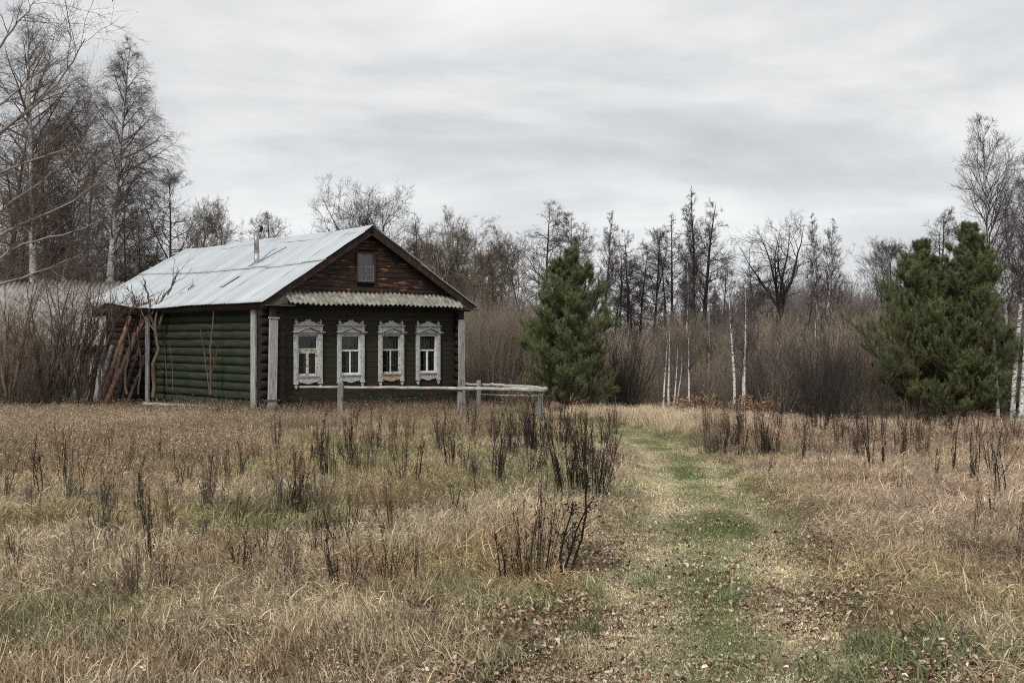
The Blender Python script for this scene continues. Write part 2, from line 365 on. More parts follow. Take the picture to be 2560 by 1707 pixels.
    sub = rng.random(len(P3)) < .6
    S, D, ix, t, r = kids(rng, P3[sub], R3[sub], 2, .2, .95, 38, 12)
    L = L[sub][ix]*.5*rng.uniform(.5, 1.2, len(S)); P4 = growl(rng, S, D, L, 2, .1, g3*.8)
    crown.append((P4, taper(np.full(len(S), twig*.55), np.full(len(S), twig*.3), 3), 3))
    if kind in ('alder', 'gnarl'):             # cones and catkins: little dark blobs at the twig ends
        e = P3[rng.random(len(P3)) < .12][:, -1]; u = norm(rng.normal(0, 1, e.shape))*twig*3.5
        Pc = np.stack([e-u, e+u], 1); crown.append((Pc, np.full((len(e), 2), twig*1.3), 3))
    return trunks, crown
def add_tree(name, label, cat, loc, trunks, crown, tm, cm, group=None, leaves=None):
    r = empty(name, loc); tag(r, label, cat, group)
    v, f = tubes(trunks); link('trunk', fromnp('trunk', v, f, True), tm, r)
    v, f = tubes(crown); link('crown', fromnp('crown', v, f), cm, r)
    if leaves is not None: link('foliage', leaves[0], leaves[1], r)
    return r
def flecks(rng, pts, size, shade=True):
    n = len(pts); a = norm(rng.normal(0, 1, (n, 3))); b = norm(np.cross(a, rng.normal(0, 1, (n, 3)))); s = size*rng.uniform(.5, 1.4, (n, 1))
    v = np.stack([pts-a*s, pts+b*s*.55, pts+a*s, pts-b*s*.55], 1).reshape(-1, 3)
    return v, np.arange(4*n).reshape(n, 4).astype(np.int32)
def bush_groups(rng, H, W, n0=30, n1=7, n2=6, twig=.004, up=.05, base=.15, splay=38):
    a = rng.uniform(0, 2*PI, n0); rad = base*np.sqrt(rng.random(n0)); S = np.stack([np.cos(a)*rad, np.sin(a)*rad, np.full(n0, -.1)], 1)
    sp = np.radians(np.abs(rng.normal(0, splay*.6, n0))); sp = np.minimum(sp, 1.25)
    D = np.stack([np.cos(a)*np.sin(sp), np.sin(a)*np.sin(sp), np.cos(sp)], 1)
    L = H*rng.uniform(.6, 1.08, n0)/np.maximum(np.cos(sp*.8), .35); L = np.minimum(L, np.maximum(W/np.maximum(np.sin(sp), .05), H*.5)); L = np.minimum(L, H*1.25)
    P0 = growl(rng, S, D, L, 8, .06, up); R0 = taper(L*.0045+twig*1.2, L*0+twig*.7, 9)
    S, D, ix, t, r = kids(rng, P0, R0, n1, .15, .97, 26, 9); L1 = L[ix]*(.5-.25*t)*rng.uniform(.6, 1.2, len(S))
    P1 = growl(rng, S, D, L1, 4, .08, up); R1 = taper(np.minimum(r*.6, twig*1.4), L1*0+twig*.6, 5)
    S, D, ix, t, r = kids(rng, P1, R1, n2, .15, .97, 28, 10); L2 = L1[ix]*.5*rng.uniform(.5, 1.3, len(S))
    P2 = growl(rng, S, D, L2, 2, .09, up); R2 = taper(np.full(len(S), twig*.6), np.full(len(S), twig*.35), 3)
    return [(P0, R0, 4), (P1, R1, 3), (P2, R2, 3)]
def pine(seed, H, W, dense=1.0, tops=1):
    rng = np.random.default_rng(seed); trunks = []; br = []
    n = 14; tr = growl(rng, np.zeros((1, 3)), np.array([[0, 0, 1.]]), np.array([H]), n, .012, .02); tr[0, 0, 2] = -.2
    R = (H*.014*(1-np.linspace(0, 1, n+1))+.008)[None]; trunks.append((tr, R, 8))
    nw = int(H/.27); zs = []
    S = []; D = []; L = []
    for w in range(nw):
        t = .05+.93*(w+.3)/nw
        k = rng.integers(5, 8); a0 = rng.uniform(0, 2*PI)
        for q in range(k):
            a = a0+2*PI*q/k+rng.normal(0, .2); u = t
            l = W*1.45*((1-u**1.75)**.95*.97+.03)*(.64+.36*min(1, u/.34))*rng.uniform(.62, 1.12)
            el = math.radians(8+58*u**1.3+rng.normal(0, 8)); f = min(t*n, n-.01); i = int(f); p = tr[0, i]*(1-f+i)+tr[0, i+1]*(f-i)
            S.append(p); D.append((math.cos(a)*math.cos(el), math.sin(a)*math.cos(el), math.sin(el))); L.append(max(l, .18))
    S = np.array(S); D = np.array(D); L = np.array(L)
    P1 = growl(rng, S, D, L, 6, .06, .075); R1 = taper(L*.011+.003, L*0+.003, 7); br.append((P1, R1, 4))
    S2, D2, ix, t, r = kids(rng, P1, R1, int(14*dense), .12, .98, 42, 12)
    D2 = norm(D2*np.array([1, 1, .8])+np.array([0, 0, .55])); L2 = np.clip(L[ix]*(.50-.28*t), .14, .65)*rng.uniform(.6, 1.2, len(S2))
    P2 = growl(rng, S2, D2, L2, 3, .06, .12); br.append((P2, taper(L2*.01+.002, L2*0+.002, 4), 3))
    S3, D3, ix3, t3, r3 = kids(rng, P2, np.full(P2.shape[:2], .003), 4, .2, 1, 40, 12); D3 = norm(D3+np.array([0, 0, .6])); L3 = np.clip(L2[ix3]*.5, .10, .28)
    P3 = growl(rng, S3, D3, L3, 2, .05, .16)
    # needles on shoots: last part of P1, P2, P3
    segs = [(P1[:, -2], P1[:, -1]), (P2[:, -2], P2[:, -1]), (P2[:, -3], P2[:, -2]), (P3[:, 0], P3[:, 1]), (P3[:, 1], P3[:, 2])]
    lead = np.linspace(0, 1, 6)
    A = np.concatenate([s[0] for s in segs]+[tr[0, -2:-1], ]); B = np.concatenate([s[1] for s in segs]+[tr[0, -1:]])
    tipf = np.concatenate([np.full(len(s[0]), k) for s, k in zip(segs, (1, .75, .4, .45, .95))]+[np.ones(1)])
    m = 26; T = len(A); k = rng.random((T, m, 1)); base = A[:, None]*(1-k)+B[:, None]*k; d = norm(B-A)[:, None]
    pr = norm(np.cross(np.broadcast_to(d, (T, m, 3)), rng.normal(0, 1, (T, m, 3)))); dr = norm(d*rng.uniform(.7, 1.6, (T, m, 1))+pr)
    ln = rng.uniform(.055, .10, (T, m, 1)); w = np.cross(dr, rng.normal(0, 1, (T, m, 3))); w = norm(w)*.0026
    v = np.stack([base-w, base+w, base+dr*ln], 2).reshape(-1, 3); f = np.arange(T*m*3).reshape(-1, 3).astype(np.int32)
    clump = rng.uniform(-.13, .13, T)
    hh = A[:, 2]/H; axis = np.interp(A[:, 2], tr[0, :, 2], tr[0, :, 0])
    rr = np.linalg.norm(A[:, :2]-np.stack([axis, np.interp(A[:, 2], tr[0, :, 2], tr[0, :, 1])], 1), axis=1)/(W*(1-np.clip(hh, 0, .98))**.62+.1)
    dead = (rng.random(T) > .985)
    sh = np.clip(.22+.42*tipf+clump, 0, 1)[:, None]+rng.normal(0, .1, (T, m)); sh = np.repeat(np.clip(sh, 0, 1).ravel(), 3)  # tips paler: fresh growth plus catching light put into the needle colour
    keep = None
    return trunks, br, fromnp('foliage', v, [f], shade=sh)

# ------------------------------------------------------------------ camera, sun, sky
sc = bpy.context.scene
cam = bpy.data.objects.new('camera', bpy.data.cameras.new('camera')); C.objects.link(cam); sc.camera = cam
cam.location = (0, 0, EYE); cam.rotation_euler = (PI/2, 0, 0)
cam.data.sensor_width = 36; cam.data.lens = 36*F/2560; cam.data.shift_y = -(853.5-HY)/2560*1.0
cam.data.clip_start = .1; cam.data.clip_end = 4000
sc.cycles.use_denoising = False; sc.cycles.filter_width = 1.05; sc.cycles.max_bounces = 8; sc.cycles.transparent_max_bounces = 8
sc.view_settings.view_transform = 'Standard'; sc.view_settings.look = 'None'; sc.view_settings.gamma = 1; sc.view_settings.exposure = 0
sc.render.resolution_x = 1024; sc.render.resolution_y = 683
SUN_EL = math.radians(40); SUN_AZ = math.radians(-158)      # direction towards the sun: behind and to the left
sun = bpy.data.objects.new('sun', bpy.data.lights.new('sun', 'SUN')); C.objects.link(sun)
sun.data.energy = 2.2; sun.data.angle = math.radians(9); sun.data.color = (1, .965, .91)
sv = Vector((math.cos(SUN_EL)*math.sin(SUN_AZ), math.cos(SUN_EL)*math.cos(SUN_AZ), math.sin(SUN_EL)))
sun.rotation_euler = sv.to_track_quat('Z', 'Y').to_euler()
w = bpy.data.worlds.new('World'); sc.world = w; w.use_nodes = True; nt = w.node_tree; bg = nt.nodes['Background']
sky = nd(nt, 'ShaderNodeTexSky', sky_type='NISHITA'); sky.sun_disc = False; sky.sun_elevation = SUN_EL; sky.sun_rotation = SUN_AZ; sky.dust_density = 4
tc = nd(nt, 'ShaderNodeTexCoord'); sp = nd(nt, 'ShaderNodeSeparateXYZ'); nt.links.new(tc.outputs['Generated'], sp.inputs[0])
def mth(op, a, b=None, c=None):
    n = nd(nt, 'ShaderNodeMath', operation=op)
    for i, q in enumerate((a, b, c)):
        if q is None: continue
        if isinstance(q, (int, float)): n.inputs[i].default_value = q
        else: nt.links.new(q, n.inputs[i])
    return n.outputs[0]
zz = mth('MAXIMUM', sp.outputs[2], 0.0); dz = mth('ADD', zz, .20)
u = mth('DIVIDE', sp.outputs[0], dz); v_ = mth('DIVIDE', sp.outputs[1], dz)
cb_ = nd(nt, 'ShaderNodeCombineXYZ'); nt.links.new(u, cb_.inputs[0]); nt.links.new(v_, cb_.inputs[1])
def wn(scale, st, det, rough, off=(0, 0, 0), dist=0.0, rot=0):
    mp = nd(nt, 'ShaderNodeMapping'); mp.inputs['Scale'].default_value = st; mp.inputs['Location'].default_value = off; mp.inputs['Rotation'].default_value = (0, 0, rot)
    nt.links.new(cb_.outputs[0], mp.inputs[0]); n = nd(nt, 'ShaderNodeTexNoise'); n.inputs['Scale'].default_value = scale; n.inputs['Detail'].default_value = det
    n.inputs['Roughness'].default_value = rough; n.inputs['Distortion'].default_value = dist; nt.links.new(mp.outputs[0], n.inputs[0]); return n.outputs[0]
big = wn(.75, (1, .8, 1), 6, .55, (3.6, 1.2, 0), .35, .5); mid = wn(1.7, (.6, 1.1, 1), 8, .6, (7, 2, 0), .5, -.3)
s = mth('ADD', mth('MULTIPLY', big, .62), mth('MULTIPLY', mid, .38))
cl = ramp(nt, s, [(.35, (.36, .37, .385)), (.46, (.475, .487, .50)), (.54, (.60, .61, .617)), (.66, (.74, .75, .755))])
hz = ramp(nt, sp.outputs[2], [(.0, (1, 1, 1)), (.10, (.55, .55, .55)), (.2, (0, 0, 0))])
cl = mixc(nt, hz, cl, mixc(nt, .55, cl, (.70, .725, .74)))
low = ramp(nt, sp.outputs[2], [(-.06, (.16, .14, .12)), (0.0, (1, 1, 1))])
cl = mixc(nt, 1.0, cl, low, 'MULTIPLY')
hs = nd(nt, 'ShaderNodeHueSaturation'); hs.inputs['Saturation'].default_value = .25; nt.links.new(sky.outputs[0], hs.inputs['Color'])
scl = nd(nt, 'ShaderNodeVectorMath', operation='SCALE'); nt.links.new(cl, scl.inputs[0]); scl.inputs['Scale'].default_value = 14.2
nt.links.new(mixc(nt, .08, scl.outputs[0], hs.outputs[0]), bg.inputs[0]); bg.inputs[1].default_value = .1

# ------------------------------------------------------------------ field colour map (plant cover, measured on the ground)
STRAW = np.array([.58, .485, .335]); PINK = np.array([.58, .445, .325]); GREEN = np.array([.22, .225, .10]); OLIVE = np.array([.40, .36, .20]); RED = np.array([.25, .165, .12]); PALE = np.array([.70, .575, .41]); RUST = np.array([.47, .30, .165])
def proj(x, y, z=0): return ((x/y*F+1280)/SV, (HY-(z-EYE)/y*F)/SV)
# patches: centre x,y and radii (metres on the ground), colour, weight  -- from photo rows/columns
def patch(vx, vy, rx, ry, col, wgt):
    p = gpt(vx, vy); q = gpt(vx+rx, vy); a = gy(vy-ry) if vy-ry > 900 else gy(900); b = gy(vy+ry)
    return (p[0], (a+b)/2, max(q[0]-p[0], .3), max((a-b)/2, .3), col, wgt)
PATCHES = [patch(650, 1195, 120, 40, GREEN, .75), patch(120, 1430, 170, 90, GREEN, .55), patch(30, 1490, 90, 60, GREEN, .8), patch(300, 1400, 120, 60, OLIVE, .7), patch(150, 1200, 200, 50, OLIVE, .6),
 patch(1030, 1010, 110, 25, OLIVE, .8), patch(1000, 1150, 120, 40, OLIVE, .5), patch(520, 1185, 90, 25, GREEN, .4), patch(1330, 1080, 90, 50, OLIVE, .6), patch(430, 1090, 150, 40, STRAW, .5),
 patch(160, 1065, 230, 30, RED, .55), patch(450, 1060, 90, 22, RED, .4), patch(240, 985, 330, 30, PALE, .7), patch(90, 925, 110, 22, RED, .7), patch(420, 930, 220, 18, RED, .7), patch(700, 940, 120, 18, RED, .5),
 patch(900, 1470, 300, 60, STRAW, .5), patch(500, 1290, 120, 40, RUST, .5), patch(820, 1340, 200, 50, RUST, .35), patch(1230, 1250, 120, 50, RUST, .45), patch(1150, 1420, 120, 50, OLIVE, .5), patch(1060, 980, 60, 12, PALE, .5),
 patch(1800, 1130, 90, 25, GREEN, .45), patch(2200, 1150, 260, 60, PINK, .9), patch(2000, 1230, 200, 60, PINK, .7), patch(2250, 1240, 150, 60, PALE, .4), patch(1950, 1330, 110, 60, RUST, .5), patch(2200, 1360, 140, 45, OLIVE, .45), patch(2270, 1440, 120, 40, OLIVE, .6),
 patch(2050, 1440, 130, 60, OLIVE, .5), patch(2290, 1500, 120, 70, STRAW, .8), patch(2080, 1520, 90, 45, GREEN, .9), patch(1440, 1080, 45, 40, PALE, .8), patch(1650, 965, 200, 20, PALE, .6), patch(2100, 1015, 260, 30, RED, .55), patch(1700, 1030, 80, 18, RED, .5)]
def field_tint(x, y):
    n1 = fbm(x*.5, y*.5, 21, 4)[:, None]; n2 = fbm(x*1.7, y*1.7, 33, 3)[:, None]; n3 = fbm(x*.9+5, y*.9, 41, 3)[:, None]
    c = STRAW*(1-sstep(.42, .66, n1))+OLIVE*sstep(.42, .66, n1)
    right = sstep(0, 1.5, x-np.interp(y, PR[:, 0], PR[:, 1]))[:, None]
    c = c*(1-.6*right)+PINK*.6*right
    c = c*(1-.45*sstep(.5, .7, n3))+RUST*.45*sstep(.5, .7, n3)
    for (px, py, rx, ry, col, wt) in PATCHES:
        k = np.exp(-(((x-px)/rx)**2+((y-py)/ry)**2)*1.2+ (n2[:, 0]-.5)*1.6)[:, None]; k = np.clip(k, 0, 1)*wt
        c = c*(1-k)+col*k
    p = path_in(x, y); pn = sstep(-.25, .3, p)[:, None]
    l = np.interp(y, PL[:, 0], PL[:, 1]); r = np.interp(y, PR[:, 0], PR[:, 1]); q = ((x-l)/(r-l+1e-6))
    wear = 1.25*np.exp(-((q-.24)/.17)**2)*sstep(27, 17, y)+1.2*np.exp(-((q-.80)/.14)**2)*sstep(25, 13, y)+.2*sstep(9, 5.5, y); wear = np.clip(wear+(n2[:, 0]-.5)*.9, 0, 1)[:, None]
    n6 = fbm(q*3.2+11, y*.42, 45, 4)[:, None]*.7+n2*.3
    pc = np.array([.225, .262, .112])*(1-sstep(.42, .62, n6))+np.array([.37, .36, .20])*sstep(.42, .62, n6)
    pc = pc*(1-.75*wear)+np.array([.66, .565, .40])*.75*wear
    c = c*(1-pn)+pc*1.18*pn
    n5 = fbm(x*3.1, y*3.1, 97, 3)[:, None]; c = c*(1-.5*sstep(.52, .72, n5)*(1-pn*.6))+np.array([.24, .165, .115])*.5*sstep(.52, .72, n5)*(1-pn*.6)
    c = c*(.92+.08*pn)
    return c*(.68+.6*n2)
# ground sheet: fine near the camera, coarse to the horizon
xs = np.concatenate([-np.geomspace(1500, 22, 14), np.arange(-20, 20.01, .16), np.geomspace(22, 1500, 14)])
ys = np.concatenate([[-300, -60, -20, -8, -3, 0], np.arange(1.5, 34, .16), np.geomspace(34.5, 2600, 34)])
X, Y = np.meshgrid(xs, ys); x = X.ravel(); y = Y.ravel(); z = ground(x, y)
nx, ny = len(xs), len(ys); i = (np.arange(ny-1)[:, None]*nx+np.arange(nx-1)[None]).ravel()
me = fromnp('ground', np.stack([x, y, z], 1), [np.stack([i, i+1, i+1+nx, i+nx], 1)], True)
ft = field_tint(x, y)*.55; soil = np.array([.11, .085, .055]); p = sstep(-.2, .3, path_in(x, y))[:, None]; ft = (ft*.5+soil*.5)*(1-p)+(ft*1.15)*p
ca = me.color_attributes.new('tint', 'FLOAT_COLOR', 'POINT'); ca.data.foreach_set('color', np.concatenate([ft, np.ones((len(ft), 1))], 1).astype(np.float32).ravel())
tag(link('ground', me, M['ground']), 'rough meadow ground of dead grass round the log house', 'ground', kind='structure')

# ------------------------------------------------------------------ the house (local frame: x along the front, y to the back, z up)
K = np.array([-5.92, 27.12, 0.0]); TH = math.radians(42.5)
HU = np.array([math.cos(TH), math.sin(TH), 0]); HB = np.array([-math.sin(TH), math.cos(TH), 0])
def HW(t, s, z): return K+HU*t+HB*s+np.array([0, 0, z])
house = empty('log_house', tuple(K), TH)
tag(house, 'old log house with green walls, grey metal roof and four carved windows', 'house')
WX = [1.0, 2.29, 3.585, 4.84]; WW = .62; WZ0, WZ1 = .70, 1.745
rnd = random.Random(4)
# front wall of boards with window holes
mb = MB(); z = -.45; k = 0
while z < 2.62:
    h = rnd.choice([.125, .135, .145]); z1 = min(z+h, 2.66)
    segs = [(.0, 6.0)]
    cuts = [(c-WW/2, c+WW/2) for c in WX] if z1 > WZ0+.02 and z < WZ1-.02 else []
    for a, b in cuts:
        ns = []
        for (p0, p1) in segs:
            if b <= p0 or a >= p1: ns.append((p0, p1))
            else:
                if a > p0: ns.append((p0, a))
                if b < p1: ns.append((b, p1))
        segs = ns
    for (p0, p1) in segs:
        j = [p0]; 
        if p1-p0 > 3: j.append(rnd.uniform(p0+1.2, p1-1.2))
        j.append(p1)
        for a, b in zip(j[:-1], j[1:]):
            e = rnd.uniform(-.003, .003); r = mb.box(a+.0015, b-.0015, -.028+e, .0, z+.002, z1-rnd.uniform(.003, .008), Matrix.Rotation(rnd.uniform(-.045, -.015), 3, 'X'), (0, 0, z))
    z = z1; k += 1
front = mb.build('front_wall', M['siding'], house)
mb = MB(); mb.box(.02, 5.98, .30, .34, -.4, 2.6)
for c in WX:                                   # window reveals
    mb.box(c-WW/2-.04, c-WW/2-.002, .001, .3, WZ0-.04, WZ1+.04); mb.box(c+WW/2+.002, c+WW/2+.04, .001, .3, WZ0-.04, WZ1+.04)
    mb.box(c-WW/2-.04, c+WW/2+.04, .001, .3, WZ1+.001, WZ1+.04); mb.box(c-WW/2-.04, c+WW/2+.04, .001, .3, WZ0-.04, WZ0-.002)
mb.build('dark_room_backing', M['interior'], house)  # back board and reveals near-black: room darkness put into the colour
# gable
APX, APZ = 2.8, 4.52; EL, ER, EZ = -.35, 6.3, 2.56
def rake(t): return APZ-(APZ-EZ)*((APX-t)/(APX-EL) if t < APX else (t-APX)/(ER-APX))
AT0, AT1, AZ0, AZ1 = 2.49, 3.02, 3.14, 3.87
mb = MB(); z = 2.55
def inv(z):
    u = (APZ-z)/(APZ-EZ); return APX-u*(APX-EL)+.03, APX+u*(ER-APX)-.03
while z < APZ-.08:
    z1 = z+rnd.choice([.12, .14, .16]); z1 = min(z1, APZ-.03)
    a0, b0 = inv(z); a1, b1 = inv(z1)
    a0, b0, a1, b1 = max(a0, .0), min(b0, 6.15), max(a1, .0), min(b1, 6.15)
    parts = [(a0, b0, a1, b1)]
    if z1 > AZ0-.02 and z < AZ1+.02: parts = [(a0, AT0, a1, AT0), (AT1, b0, AT1, b1)]
    for (a, b, c, d) in parts:
        y0 = -.055+rnd.uniform(-.004, .004); g = rnd.uniform(.002, .009); js = [0, 1] if b-a < 2 else [0, rnd.uniform(.3, .7), 1]
        for q0, q1 in zip(js[:-1], js[1:]):
            A = a+(b-a)*q0; B = a+(b-a)*q1-.003; Cc = c+(d-c)*q0; D = c+(d-c)*q1-.003; y0b = y0+rnd.uniform(-.004, .004)
            vs = [mb.bm.verts.new(p_) for p_ in [(A, y0b, z+.001), (B, y0b, z+.001), (D, y0b+.014, z1-g), (Cc, y0b+.014, z1-g), (A, -.012, z+.001), (B, -.012, z+.001), (D, -.012, z1-g), (Cc, -.012, z1-g)]]
            for f in ((0, 1, 2, 3), (7, 6, 5, 4), (0, 4, 5, 1), (1, 5, 6, 2), (2, 6, 7, 3), (3, 7, 4, 0)): mb.bm.faces.new([vs[i] for i in f])
    z = z1
mb.build('gable_wall', M['gable'], house)
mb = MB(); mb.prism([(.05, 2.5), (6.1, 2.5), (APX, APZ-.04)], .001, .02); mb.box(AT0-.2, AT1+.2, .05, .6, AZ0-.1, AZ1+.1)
mb.build('attic_dark_backing', M['interior'], house)  # near-black sheet and box: attic darkness put into the colour
# side wall of round logs (long left side): logs run along y at x=0
def log_row(mb, t, s0, s1, z, r, rnd, seg=14):
    p = [np.array([t, s0+(s1-s0)*k/seg, z+rnd.uniform(-.006, .006)]) for k in range(seg+1)]
    rings = []
    for k, q in enumerate(p):
        rr = r*(1+rnd.uniform(-.025, .025)); rings.append([mb.bm.verts.new((q[0]+math.cos(2*PI*j/14)*rr, q[1], q[2]+math.sin(2*PI*j/14)*rr*.98)) for j in range(14)])
    for k in range(seg):
        for j in range(14): mb.bm.faces.new((rings[k][j], rings[k][(j+1) % 14], rings[k+1][(j+1) % 14], rings[k+1][j])).smooth = True
    mb.bm.faces.new(rings[0]); mb.bm.faces.new(rings[-1][::-1])
mb = MB()
for k in range(13): log_row(mb, .13, .02, 6.85, -.28+k*.222, .126, rnd)
mb.build('side_wall', M['greenlog'], house)
def log_ends():                               # log ends that stick out at the corners, each a part
    mb = MB(); mb.tube((0, 0, 0), (0, 0, .33), .112, .12, 14); mb.tube((0, 0, -.004), (0, 0, .05), .06, .065, 9)
    base = mb.build('log_end', M['brownlog'], house); first = True
    for k in range(13):
        z = -.17+k*.222
        for (x_, y_, zz_, rot) in ((-.27, .13, z, (0, PI/2, 0)), (-.17, .31, z+.08, (0, PI/2, .0)), (.13, -.22, z-.11, (-PI/2, 0, 0)), (5.87, -.22, z-.11, (-PI/2, 0, 0))):
            o = base if first else base.copy()
            if not first: C.objects.link(o); o.parent = house
            first = False; o.location = (x_+rnd.uniform(-.03, .03)*(rot[1] > 0), y_, zz_); o.rotation_euler = rot; k_ = rnd.uniform(.9, 1.04); o.scale = (k_, k_, 1 if rot[1] > 0 else .6)
log_ends()
mb = MB()
for k in range(13): log_row(mb, .16, 6.9, 10.2, -.28+k*.222, .12, rnd, 8)
mb.box(.02, 5.9, 10.1, 10.2, -.4, 2.5); mb.box(5.9, 5.99, .02, 10.1, -.4, 2.5)
mb.build('shed_wall', M['brownlog'], house)
# corner boards
def board(t0, t1, s0, s1, z0, z1, cap=True, lean=0, mat='grey', name='corner_board'):
    mb = MB(); mb.box(t0, t1, s0, s1, z0, z1)
    if cap: mb.box(t0-.025, t1+.025, s0-.025, s1+.0, z1+.002, z1+.04)
    if lean: bmesh.ops.rotate(mb.bm, verts=mb.bm.verts[:], cent=((t0+t1)/2, s0, z1), matrix=Matrix.Rotation(lean, 3, 'Y'))
    return mb.build(name, M[mat], house, bevel=.004)
board(-.22, .01, -.29, -.24, -.45, 2.12, True, .02)
board(5.76, 5.97, -.29, -.24, -.45, 2.17, False)
board(-.20, -.15, .47, .70, -.42, 2.40, True)
board(-.16, -.11, 6.72, 6.93, -.45, 2.33, False)
board(-.20, .0, -.26, -.21, 2.17, 2.60, False, mat='darkwood'); board(5.78, 5.97, -.25, -.21, 2.2, 2.6, False, mat='darkwood')
mb = MB(); mb.box(-.34, .05, -.31, -.24, .12, .15, Matrix.Rotation(.03, 3, 'Y')); mb.build('board_strap', M['oldboard'], house)
# roof: corrugated sheets in two courses per slope
def eave(s): return EZ+.22*sstep(3, 10.4, s)-.12*math.exp(-((s-6.4)/1.9)**2)
def ridge(s): return APZ-.03*math.sin(s*.9)-.02*math.sin(s*.35)+.0
def sheet(mb, s0, s1, v0, v1, side, off, ph=0, pitch=.076, amp=.013):
    n = max(2, int((s1-s0)/pitch*4)); m = 6; tilt = rnd.uniform(-.004, .004)
    top = []; bot = []
    for j in range(m+1):
        v = v0+(v1-v0)*j/m; A = []; B = []
        for i in range(n+1):
            s = s0+(s1-s0)*i/n; ze = float(eave(s)) if side < 0 else EZ+.1*math.sin(s*.4)*0; zr = ridge(s)
            xe = EL-.02 if side < 0 else ER+.02; x = xe+(APX-xe)*v; z = ze+(zr-ze)*v
            nrm = Vector((-(zr-ze), 0, abs(APX-xe))) if side < 0 else Vector(((zr-ze), 0, abs(APX-xe))); nrm.normalize()
            o = off+amp*math.cos(2*PI*(s/pitch)+ph)+tilt*(i/n-.5)+.006*math.sin(v*23+s0*9)
            A.append(mb.bm.verts.new((x+nrm.x*o, s, z+nrm.z*o))); B.append(mb.bm.verts.new((x+nrm.x*(o-.003), s, z+nrm.z*(o-.003))))
        top.append(A); bot.append(B)
    for j in range(m):
        for i in range(n):
            mb.bm.faces.new((top[j][i], top[j][i+1], top[j+1][i+1], top[j+1][i])).smooth = True
            mb.bm.faces.new((bot[j][i], bot[j+1][i], bot[j+1][i+1], bot[j][i+1])).smooth = True
    for i in range(n):
        mb.bm.faces.new((top[0][i], bot[0][i], bot[0][i+1], top[0][i+1])); mb.bm.faces.new((top[m][i], top[m][i+1], bot[m][i+1], bot[m][i]))
    for j in range(m):
        mb.bm.faces.new((top[j][0], top[j+1][0], bot[j+1][0], bot[j][0])); mb.bm.faces.new((top[j][n], bot[j][n], bot[j+1][n], top[j+1][n]))
mb = MB()
for side in (-1, 1):
    s = -.30; k = 0
    while s < 10.4:
        e = min(s+.87, 10.45)
        a = (.009 if rnd.random() < .75 else .024)*(k % 2); va = rnd.uniform(-.012, .012)
        sheet(mb, s-.04, e+.02, -.03+rnd.uniform(-.004, .004), .55, side, .03+a*.5, 0)
        sheet(mb, s-.04, e+.02, .50+va, .985, side, .056+a*.5, 0)
        s = e; k += 1
roof = mb.build('roof', M['roof'], house)
mb = MB()                                     # ridge capping
s = -.32; k = 0
while s < 10.4:
    e = min(s+1.95, 10.47); o = .075+.012*(k % 2)
    for side in (-1, 1):
        w_ = .30+rnd.uniform(-.04, .03); dx = side*w_; sl = (APZ-EZ)/(APX-EL) if side < 0 else (APZ-EZ)/(ER-APX)
        zt0, zt1 = ridge(s)+o, ridge(e)+o
        vs = [mb.bm.verts.new(p_) for p_ in ((APX, s-.03, zt0+.01), (APX, e, zt1+.01), (APX+dx, e, zt1-w_*sl), (APX+dx, s-.03, zt0-w_*sl))]; mb.bm.faces.new(vs)
        vb = [mb.bm.verts.new((v.co.x, v.co.y, v.co.z-.004)) for v in vs]; mb.bm.faces.new(vb[::-1])
        for i in range(4): mb.bm.faces.new((vs[i], vs[(i+1) % 4], vb[(i+1) % 4], vb[i]))
    s = e; k += 1
mb.build('ridge_cap', M['roof'], roof)
for (t, s, L_, w_) in ((.55, 3.15, .62, .22), (1.42, 3.45, .34, .16)):
    z = rake(t); sl = math.atan((APZ-EZ)/(APX-EL))
    mb = MB(); mb.box(t-L_/2, t+L_/2, s-w_/2, s+w_/2, z+.085, z+.092, Matrix.Rotation(-sl, 3, 'Y')); mb.build('flashing', M['roof'], roof)
mb = MB(); mb.tube((1.35, 2.95, rake(1.35)+.14), (2.05, 2.72, rake(2.05)+.12), .012, .012, 6); mb.build('stay_wire', M['oldboard'], roof)
# rake boards, eaves board, soffit
for side in (-1, 1):
    xe = EL if side < 0 else ER; dx = APX-xe; L_ = math.hypot(dx, APZ-EZ); an = math.atan2(APZ-EZ, abs(dx))*(-1 if side < 0 else 1)
    mb = MB(); mb.box(-L_/2-.02, L_/2, -.285, -.25, -.155, -.0); 
    bmesh.ops.rotate(mb.bm, verts=mb.bm.verts[:], cent=(0, 0, 0), matrix=Matrix.Rotation(an, 3, 'Y')); bmesh.ops.translate(mb.bm, verts=mb.bm.verts[:], vec=((xe+APX)/2, 0, (EZ+APZ)/2+.005)); mb.build('rake_board', M['darkwood'], house)
mb = MB()
for side in (-1, 1):                           # boarding under the sheets
    xe = EL+.05 if side < 0 else ER-.03
    vs = []
    for (x_, o) in ((xe, 0), (APX, 0)):
        for s in (-.25, 10.3): vs.append((x_, s, (min(float(eave(s)), EZ) if x_ != APX else APZ)-.02))
    a, b, c, d = vs; top = [mb.bm.verts.new(p_) for p_ in (a, b, d, c)]; bot = [mb.bm.verts.new((p_[0], p_[1], p_[2]-.025)) for p_ in (a, b, d, c)]
    mb.bm.faces.new(top); mb.bm.faces.new(bot[::-1])
    for i in range(4): mb.bm.faces.new((top[i], top[(i+1) % 4], bot[(i+1) % 4], bot[i]))
mb.box(EL+.08, .22, -.2, 10.2, 2.36, 2.40); mb.box(EL+.04, EL+.075, -.2, 10.3, 2.40, 2.53); mb.box(5.95, ER-.05, -.2, 10.2, 2.40, 2.44)
mb.build('eaves_boarding', M['darkwood'], house)
